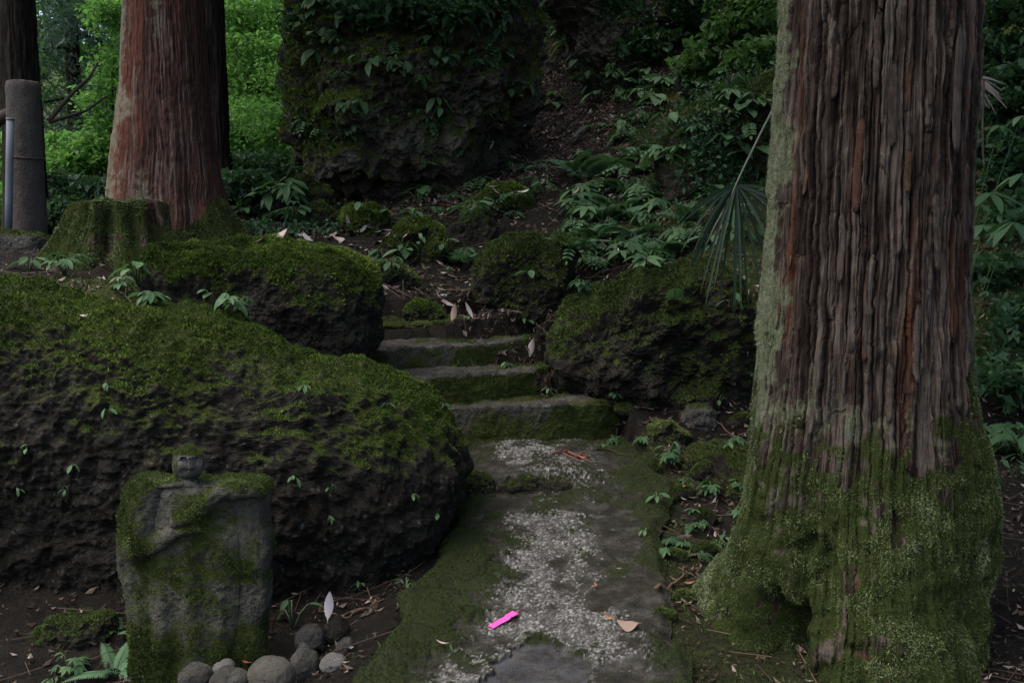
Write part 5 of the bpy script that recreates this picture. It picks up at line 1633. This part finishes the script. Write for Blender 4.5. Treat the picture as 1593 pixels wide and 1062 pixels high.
# big palmate plants right of the near cedar: every leaflet a part
LFL = mesh_data('leaflet', *leaf_proto('', None, 1.0, 0.30, 0.10, 0.28, 8), M['leaf_herb'], True)
for lab, pts in (('tall plant with long fingered leaves right of the near cedar', [(1540, 300, 5.6, 0.20), (1575, 345, 5.3, 0.22), (1530, 350, 5.5, 0.17), (1590, 270, 5.6, 0.2)]),
                 ('fingered-leaved plant at the right edge above the tall one', [(1590, 180, 6.6, 0.18), (1555, 195, 6.7, 0.15)])):
    c0 = W(1470, 560, pts[0][2] + 0.3)
    c0[2] = ground_z(c0[0], c0[1])
    root = empty('leafy_plant', c0)
    tag(root, lab, 'plant')
    st_ = []
    for px, py, d, sz in pts:
        hub = W(px, py, d) - c0
        t_ = np.linspace(0, 1, 8)[:, None]
        P = hub * t_ + np.array([0, 0, 0.12]) * np.sin(t_ * math.pi)
        tv, tq, tt_ = tube(P, np.linspace(0.003, 0.002, 8), 5)
        link('stalk', mesh_data('stalk', tv, [tq, tt_], M['stem']), root)
        nl = 7
        for k in range(nl):
            o = bpy.data.objects.new('leaflet', LFL)
            COL.objects.link(o)
            o.parent = root
            o.location = hub
            az = math.pi + R(-150 + 300 * k / (nl - 1)) + PR.normal() * 0.1
            o.rotation_euler = Euler((-0.35 + PR.normal() * 0.12, PR.normal() * 0.15, az))
            s_ = sz * (1 - 0.25 * abs(k - 3) / 3)
            o.scale = (s_, s_, s_)

# windmill palm leaf left of the near cedar
palm = empty('palm_leaf', W(1215, 420, 6.3))
palm.location = W(1330, 470, 7.3)
bpy.context.view_layer.update()
tag(palm, 'drooping dark fan palm leaf on a long pale stalk, left of the near cedar', 'plant')
pl0 = np.array(palm.location)
P = np.array([W(*q) for q in ((1330, 470, 7.3), (1318, 330, 7.1), (1300, 200, 6.9), (1275, 110, 6.65), (1252, 88, 6.5), (1235, 110, 6.4), (1205, 165, 6.25), (1182, 210, 6.15), (1160, 255, 6.05), (1146, 285, 6.0), (1132, 318, 5.98), (1112, 352, 5.97), (1098, 382, 5.97))])
tv, tq, tt_ = tube(P - pl0, np.linspace(0.008, 0.005, len(P)), 7)
link('stalk', mesh_data('stalk', tv, [tq, tt_], M['palm_stalk']), palm)
hub = W(1146, 287, 6.0)
for k in range(26):
    a = R(195 + 160 * k / 25 + PR.normal() * 3)          # in the picture plane: left, down, right
    L = (0.30 + 0.22 * math.sin(math.pi * (k + 2) / 29)) * PR.uniform(0.85, 1.1)
    m = 7
    t_ = np.linspace(0, 1, m)
    dirv = np.array([math.cos(a), -0.35 + 0.5 * PR.random(), math.sin(a)])
    dirv /= np.linalg.norm(dirv)
    P = hub + dirv * (t_ * L)[:, None] + np.array([0, 0, -1]) * (0.26 * t_ ** 2.0)[:, None] * (1 if k not in (0, 1, 24, 25) else 0.4)
    wd_ = 0.0095 * np.interp(t_, [0, 0.35, 0.8, 1], [0.25, 1, 0.7, 0.05])
    sd_ = unit(np.cross(np.gradient(P, axis=0), np.array([0.3 * math.sin(k), 1.0, 0.3])))
    nrm_ = unit(np.cross(sd_, np.gradient(P, axis=0)))
    V = np.concatenate([P - sd_ * wd_[:, None], P + nrm_ * wd_[:, None] * 0.5, P + sd_ * wd_[:, None]]) - pl0
    Q = np.concatenate([grid_faces(2, m), grid_faces(2, m) + m])
    link('leaf_segment', mesh_data('leaf_segment', V, Q, M['leaf_palm']), palm)
# withered palm leaf sticking out on the other side of the trunk
dry = empty('dry_palm_leaf', W(1480, 420, 6.0))
tag(dry, 'withered pale palm leaf poking out behind the right side of the near cedar', 'plant')
dl0 = np.array(dry.location)
P = np.array([W(*q) for q in ((1470, 430, 6.0), (1465, 300, 5.7), (1480, 180, 5.4), (1512, 122, 5.2))])
tv, tq, tt_ = tube(P - dl0, np.linspace(0.012, 0.007, 4), 6)
link('stalk', mesh_data('stalk', tv, [tq, tt_], M['palm_stalk']), dry)
hub = W(1512, 122, 5.2)
M['dry_leaf'] = mat_leaf('dry palm leaf', [(0, (0.16, 0.13, 0.12)), (1, (0.30, 0.25, 0.23))], 0.0, 0.8, False)
for k in range(9):
    a = R(-75 + 85 * k / 8)
    L = PR.uniform(0.10, 0.19)
    t_ = np.linspace(0, 1, 6)
    dirv = np.array([math.cos(a), PR.uniform(-0.4, 0.2), math.sin(a)])
    P = hub + dirv * (t_ * L)[:, None] + np.array([0, 0, -0.06]) * (t_ ** 2)[:, None]
    wd_ = 0.007 * np.interp(t_, [0, 0.4, 1], [0.5, 1, 0.1])
    sd_ = unit(np.cross(np.gradient(P, axis=0), np.array([0.2, 1.0, 0.4])))
    V = np.concatenate([P - sd_ * wd_[:, None], P + np.array([0, -0.003, 0.003]), P + sd_ * wd_[:, None]]) - dl0
    Q = np.concatenate([grid_faces(2, 6), grid_faces(2, 6) + 6])
    link('leaf_segment', mesh_data('leaf_segment', V, Q, M['dry_leaf']), dry)

# ------------------------------------------------------------------ fallen things
def fallen(px, py, L, mat, label, tilt=0.2, az=None, wid=0.4, curl=0.25, upright=False, group=None):
    b, nb_ = rc(px, py)
    V, Q = leaf_proto('', None, L, wid, -0.22, -curl, 9)
    V[:, 2] += 0.12 * L * np.sin(V[:, 1] / L * 5) * (V[:, 0] / L)
    V[:, 1] -= L / 2
    n = len(V)
    T2 = V.copy(); T2[:, 2] -= 0.0012
    tv, tq, tt_ = tube(np.array([[0, -L / 2 - 0.14 * L, 0.01 * L], [0, -L / 2 - 0.05 * L, 0], [0, -L / 2 + 0.02 * L, 0]]), 0.0013, 4)
    VV, FF = join([(V, Q, None), (T2, Q[:, ::-1], None), (tv, tq, tt_)])
    o = link('fallen_leaf', mesh_data('fallen_leaf', VV, FF, M[mat]))
    o.location = b + np.array([0, 0, 0.018 if py > 700 else 0.008]) + np.array([0, 0, L * 0.42 if upright else 0.0])
    az = PR.uniform(0, 6.28) if az is None else az
    if upright:
        o.rotation_euler = Euler((R(78), R(tilt), az))
    else:
        q = Vector((0, 0, 1)).rotation_difference(Vector([float(c_) for c_ in (nb_ * (0.5 if py < 700 else 0.0) + np.array([0, 0, 0.8]))]))
        e_ = q.to_matrix() @ Euler((PR.normal() * tilt, PR.normal() * tilt, az)).to_matrix()
        o.rotation_euler = e_.to_euler()
    tag(o, label, 'leaf', group)
    return o


fallen(976, 973, 0.085, 'leaf_tan', 'broad tan fallen leaf lying on the path', 0.04, R(75), 1.0, 0.03)
fallen(946, 966, 0.045, 'leaf_rust', 'narrow rusty leaf left of the broad tan leaf', 0.1, R(65), 0.3)
fallen(927, 915, 0.03, 'leaf_rust', 'little reddish leaf up the path from the tan leaf', 0.1, R(10), 0.5)
fallen(687, 1006, 0.045, 'leaf_pale', 'thin pale curled leaf on the moss left of the pink tape', 0.2, R(70), 0.25)
fallen(512, 965, 0.11, 'leaf_pale', 'pale lilac leaf standing upright by the loose stones', 5, R(8), 0.34, 0.1, True)
fallen(826, 556, 0.14, 'leaf_pale', 'pale lilac leaf standing upright on the second step', 14, R(5), 0.34, 0.15, True)
fallen(704, 432, 0.15, 'leaf_tan', 'large curled tan leaf on the dark litter above the steps', 0.5, R(60), 0.5)
fallen(692, 470, 0.16, 'leaf_pale', 'long pale leaf lying across the top of the steps', 0.2, R(82), 0.34)
fallen(690, 462, 0.11, 'leaf_pale', 'pale leaf tilted up behind the long one', 0.5, R(-20), 0.4)
fallen(706, 500, 0.13, 'leaf_tan', 'pinkish leaf stuck in the soil on the top step', 10, R(-10), 0.34, 0.2, True)
fallen(730, 495, 0.12, 'leaf_pale', 'narrow pale leaf leaning on the top step soil', -25, R(0), 0.22, 0.2, True)
fallen(1178, 446, 0.08, 'leaf_pale', 'pale lilac leaf caught beside the left edge of the near cedar', 0.3, R(80), 0.4)
fallen(1164, 548, 0.16, 'leaf_tan', 'brown hanging leaf behind the left edge of the near cedar', 8, R(10), 0.4, 0.2, True)
fallen(590, 378, 0.12, 'leaf_pale', 'pale leaf beside the small round mossy rock', 0.4, None, 0.5)
fallen(480, 372, 0.15, 'leaf_pale', 'pale crumpled leaf on the litter behind the flat-topped boulder', 0.4, None, 0.5)
fallen(132, 492, 0.05, 'leaf_pale', 'small whitish chip lying on the moss of the huge boulder', 0.1, R(80), 0.4, 0.05)
fallen(960, 395, 0.15, 'leaf_pale', 'narrow pale leaf on the slope above the rugged boulder', 0.3, R(-30), 0.2)
fallen(822, 205, 0.17, 'leaf_tan', 'brown leaf in the gully beside the cliff', 0.4)
fallen(796, 245, 0.16, 'leaf_pale', 'pale leaf at the cliff foot by the gully', 0.4)
fallen(905, 715, 0.05, 'leaf_rust', 'rusty scrap beside the cedar twigs on the landing', 0.2, R(60), 0.3)
fallen(1120, 700, 0.09, 'leaf_tan', 'tan curl on the soil right of the landing', 0.4, R(70), 0.3)
fallen(1140, 678, 0.04, 'leaf_pale', 'tiny white scrap right of the landing', 0.4, R(20), 0.5)
fallen(1065, 760, 0.035, 'leaf_rust', 'tiny rusty leaf at the right edge of the path', 0.4, R(20), 0.6)
fallen(1072, 912, 0.045, 'leaf_rust', 'rusty leaf lying by the mossy left root of the near cedar', 0.3, R(80), 0.35)
fallen(382, 1035, 0.05, 'leaf_rust', 'reddish scrap between the carved figure and the loose stones', 0.3, R(60), 0.4)
for k in range(30):
    fallen(PR.uniform(390, 640), PR.uniform(345, 378), PR.uniform(0.08, 0.14), 'leaf_pale' if k % 3 else 'leaf_tan', 'pale dry leaf in the litter behind the flat-topped boulder, below the cliff', 0.5, None, PR.uniform(0.3, 0.55), group='dry leaves behind the flat-topped boulder')
for k in range(26):
    fallen(PR.uniform(760, 900), PR.uniform(190, 300), PR.uniform(0.08, 0.15), 'leaf_tan' if k % 3 else 'leaf_pale', 'brown dry leaf strewn down the gully', 0.5, None, PR.uniform(0.3, 0.55), group='dry leaves in the gully')

# pink plastic tape on the path: one folded strip
tp0, _ = rc(783, 968)
n = 22
tt_ = np.linspace(-1, 1, n)
ax_, ay_ = 0.048, 0.054
X_ = tt_ * ax_
Y_ = tt_ * ay_ + np.where(tt_ > 0.35, 0.005, 0.0)
rows = []
for f in (-1, -0.33, 0.33, 1):
    hw = np.where(tt_ > 0.42, 0.016, 0.014)
    rx, ry = tp0[0] + X_ - 0.77 * hw * f, tp0[1] + Y_ + 0.64 * hw * f
    rows.append(np.stack([rx, ry, tp0[2] + 0.14 * (ry - tp0[1]) + 0.012 + 0.003 * np.exp(-((tt_ - 0.38) / 0.07) ** 2) + 0.001 * np.sin(f * 2 + tt_ * 5)], -1))
top = np.array(rows)
bot = top[::-1].copy(); bot[..., 2] -= 0.0012
V = np.concatenate([top, bot]).transpose(1, 0, 2).reshape(-1, 3)
Q = grid_faces(n, 8, True)
cq = np.array([[0, 1, 6, 7], [1, 2, 5, 6], [2, 3, 4, 5]])
Q = np.concatenate([Q, cq, cq + (n - 1) * 8])
tag(make('tape_strip', V, Q, M['tape'], None, False), 'bright pink strip of plastic tape lying on the path', 'tape')

# cedar twigs on the landing
tw, _ = rc(890, 710)
root = empty('cedar_twig', tw)
tag(root, 'red-brown forked cedar twig lying on the landing before the steps', 'twig')
for a, b in (((-0.13, -0.03), (-0.02, 0.03)), ((-0.02, 0.03), (0.11, -0.04)), ((-0.05, 0.0), (0.05, -0.06)), ((0.0, 0.03), (0.12, 0.02)), ((-0.10, -0.01), (0.0, 0.10)), ((0.02, -0.02), (0.09, 0.07)), ((-0.06, 0.05), (0.02, 0.0))):
    P = np.array([np.array(a) * (1 - f) + np.array(b) * f for f in np.linspace(0, 1, 6)]) * np.array([0.95, 2.0])
    P = np.stack([P[:, 0], P[:, 1], np.array([path_z(tw[0] + q[0], tw[1] + q[1]) - tw[2] for q in P]) + 0.008 + PR.normal(size=6) * 0.003], -1)
    tv, tq, tt_ = tube(P, [0.006, 0.007, 0.006, 0.0055, 0.005, 0.003], 6)
    link('branchlet', mesh_data('branchlet', tv, [tq, tt_], M['cedar_twig']), root)
STICK = [((495, 898, 4.05), (565, 922, 3.98), 0.005, 'thin brown stick on the ground below the huge boulder'), ((530, 940, 3.95), (600, 928, 4.05), 0.004, 'thin stick near the moss edge of the path'),
         ((1110, 655, 6.1), (1185, 668, 5.9), 0.006, 'dead twig on the soil right of the rugged boulder'), ((1120, 668, 6.0), (1178, 645, 6.05), 0.005, 'crossing dead twig beside the near cedar'),
         ((1090, 700, 5.75), (1165, 690, 5.7), 0.006, 'longer dead twig right of the landing'), ((925, 690, 5.9), (975, 702, 5.8), 0.003, 'short twig at the right end of the landing'),
         ((950, 398, 8.0), (968, 385, 8.1), 0.008, 'pale broken stick on the slope'), ((1020, 945, 4.0), (1075, 885, 4.3), 0.008, 'dark root-like stick right of the path'),
         ((290, 900, 3.62), (283, 985, 3.60), 0.004, 'reddish twig leaning on the carved figure')]
for a, b, r_, lab in STICK:
    t_ = np.linspace(0, 1, 12)[:, None]
    P = W(*a) * (1 - t_) + W(*b) * t_
    if 'leaning' not in lab:
        P[:, 2] = np.maximum(terrain(P[:, 0], P[:, 1]), np.array([path_z(q[0], q[1]) if (path_at(q[1])[0] < q[0] < path_at(q[1])[1] and q[1] < 6) else -9 for q in P])) + r_ + 0.006
    P += PR.normal(size=P.shape) * 0.004
    tv, tq, tt_ = tube(P, np.linspace(r_, r_ * 0.6, 12), 6)
    tag(make('stick', tv, [tq, tt_], M['cedar_twig'] if 'reddish' in lab else M['twig']), lab, 'stick')

for o in HIDDEN:
    o.hide_viewport = False

# ------------------------------------------------------------------ litter, small growth: nobody could count it
rg = np.random.default_rng(123)
gw = ((GV[:, 1] > 2.9) & (GV[:, 1] < 14) & (np.abs(GV[:, 0]) < 4.6)).astype(float) * np.clip(0.55 + 0.7 * fbm(GV, 1.3, 3, 55), 0.08, 1)
l_, r_, _ = path_at(GV[:, 1])
gw *= ~((GV[:, 0] > l_ - 0.02) & (GV[:, 0] < r_ + 0.02) & (GV[:, 1] < 6.2))
p, nn, _ = sample_faces(GV, GQ, gw, 46000, rg)
nn = np.where(nn[:, 2:] < 0, -nn, nn)
n = len(p)
nr = unit(nn + rg.normal(size=(n, 3)) * 0.38)
a = unit(np.cross(nr, rg.normal(size=(n, 3))))
b = np.cross(nr, a)
L = (0.022 + 0.045 * rg.random(n) ** 2)[:, None] * np.interp(p[:, 1], [3, 6, 10], [0.7, 1.0, 1.5])[:, None]
p = p + nn * (0.006 + 0.012 * rg.random(n))[:, None]
wd = (0.18 + 0.4 * rg.random(n))[:, None]
up_ = nr * L * 0.16
V = np.stack([p - a * L * 0.5 + up_, p + b * L * wd * 0.5, p + a * L * 0.5 + up_, p - b * L * wd * 0.5], 1).reshape(-1, 3)
tn = np.repeat(np.clip(rg.random(n) ** 1.5 + 0.12 * rg.normal(size=n), 0, 1), 4)
lit = stuff(make('leaf_litter', V, np.arange(n * 4).reshape(-1, 4), M['leaf_dead'], None, False, {'tint': tn}))
lit['label'] = 'brown dry leaf litter scattered over the forest floor'
lit['category'] = 'litter'
p, nn, _ = sample_faces(GV, GQ, gw, 3500, rg)
n = len(p)
a = unit(np.cross(np.where(nn[:, 2:] < 0, -nn, nn), rg.normal(size=(n, 3))) + np.array([0, 0, 0.1]) * rg.normal(size=(n, 1)))
b = unit(np.cross(a, np.array([0, 0, 1.0])))
L = (0.05 + 0.12 * rg.random(n))[:, None]
hw = 0.0022 * np.interp(p[:, 1], [3, 10], [0.8, 1.7])[:, None]
p = p + np.array([0, 0, 0.014])
u3 = np.array([0, 0, 1.0]) * hw * 1.6
V = np.stack([p - a * L - b * hw, p - a * L + b * hw, p - a * L + u3, p + a * L - b * hw, p + a * L + b * hw, p + a * L + u3], 1).reshape(-1, 3)
k6 = np.arange(n)[:, None] * 6
Q = np.concatenate([k6 + np.array([0, 3, 5, 2]), k6 + np.array([1, 2, 5, 4]), k6 + np.array([0, 1, 4, 3])])
tw_ = stuff(make('twig_litter', V, Q, M['leaf_dead'], None, False, {'tint': np.repeat(rg.random(n) * 0.75, 6)}))
tw_['label'] = 'fine dead twigs scattered over the forest floor'
tw_['category'] = 'litter'
# seedlings and creeping leaves on the slope and on the rock faces
slope = ((GV[:, 1] > 6.6) & (GV[:, 1] < 14) & (GV[:, 0] > -0.4) & (GV[:, 0] < 4.4)).astype(float) * sstep(0.0, 1.2, GV[:, 0] - 0.9 + 0.6 * fbm(GV, 1.2, 3, 56) + 0.12 * (9 - GV[:, 1]))
slope = np.maximum(slope, 0.8 * ((GV[:, 1] > 8.8) & (GV[:, 1] < 13) & (GV[:, 0] > -3.2) & (GV[:, 0] < -1.6)))
slope = np.maximum(slope, 0.2 * ((GV[:, 1] > 4.5) & (GV[:, 1] < 9) & (GV[:, 0] > 2.0) & (GV[:, 0] < 4.4)))
slope *= np.clip(0.4 + fbm(GV, 2.4, 3, 57), 0, 1)
p, nn, _ = sample_faces(GV, GQ, slope, 900, rg)
V, Q, tn = leaf_cloud(p + np.array([0, 0, 0.06]), np.array([0.10, 0.10, 0.03]), 13000, 0.055, rg, 0.9, 0.5)
gc_ = stuff(make('ground_cover', V, Q, M['leaf_dark'], None, False, {'tint': np.clip(tn + 0.1, 0, 1)}))
gc_['label'] = 'small creeping leaves and seedlings covering the slope'
gc_['category'] = 'ground cover'
for o in [o for o in bpy.data.objects if o.name.startswith('cliff_rock') or o.name.startswith('mossy_bank')]:
    me = o.data
    cv = np.zeros(len(me.vertices) * 3, np.float32)
    me.vertices.foreach_get('co', cv)
    cv = cv.reshape(-1, 3).astype(float)
    cn = np.zeros(len(me.vertices) * 3, np.float32)
    me.vertices.foreach_get('normal', cn)
    cn = cn.reshape(-1, 3)
    wt = (cn[:, 1] < 0.2) * np.clip(fbm(cv, 1.8, 3, 58) + 0.15 + 0.3 * cn[:, 2], 0, 1) * (cn[:, 2] > -0.5)
    ii = rg.choice(len(cv), 500, p=wt / wt.sum())
    V, Q, tn = leaf_cloud(cv[ii] + cn[ii] * 0.04, np.array([0.10, 0.05, 0.10]), 3200, 0.05, rg, 0.5, 0.5)
    stuff(link('creeper', mesh_data('creeper', V, Q, M['leaf_dark'], False, {'tint': np.clip(tn + 0.05, 0, 1)}), o))
# ground moss
gm = np.clip(gmoss - 0.22, 0, 1) * ((GV[:, 1] > 3) & (GV[:, 1] < 14) & (np.abs(GV[:, 0]) < 4.6))
bv, bt, tint = blades(GV, GQ, gm, 90000, 0.024, rg)
mo = stuff(make('moss', bv, bt, M['moss_dull'], ground, False, {'tint': tint}))
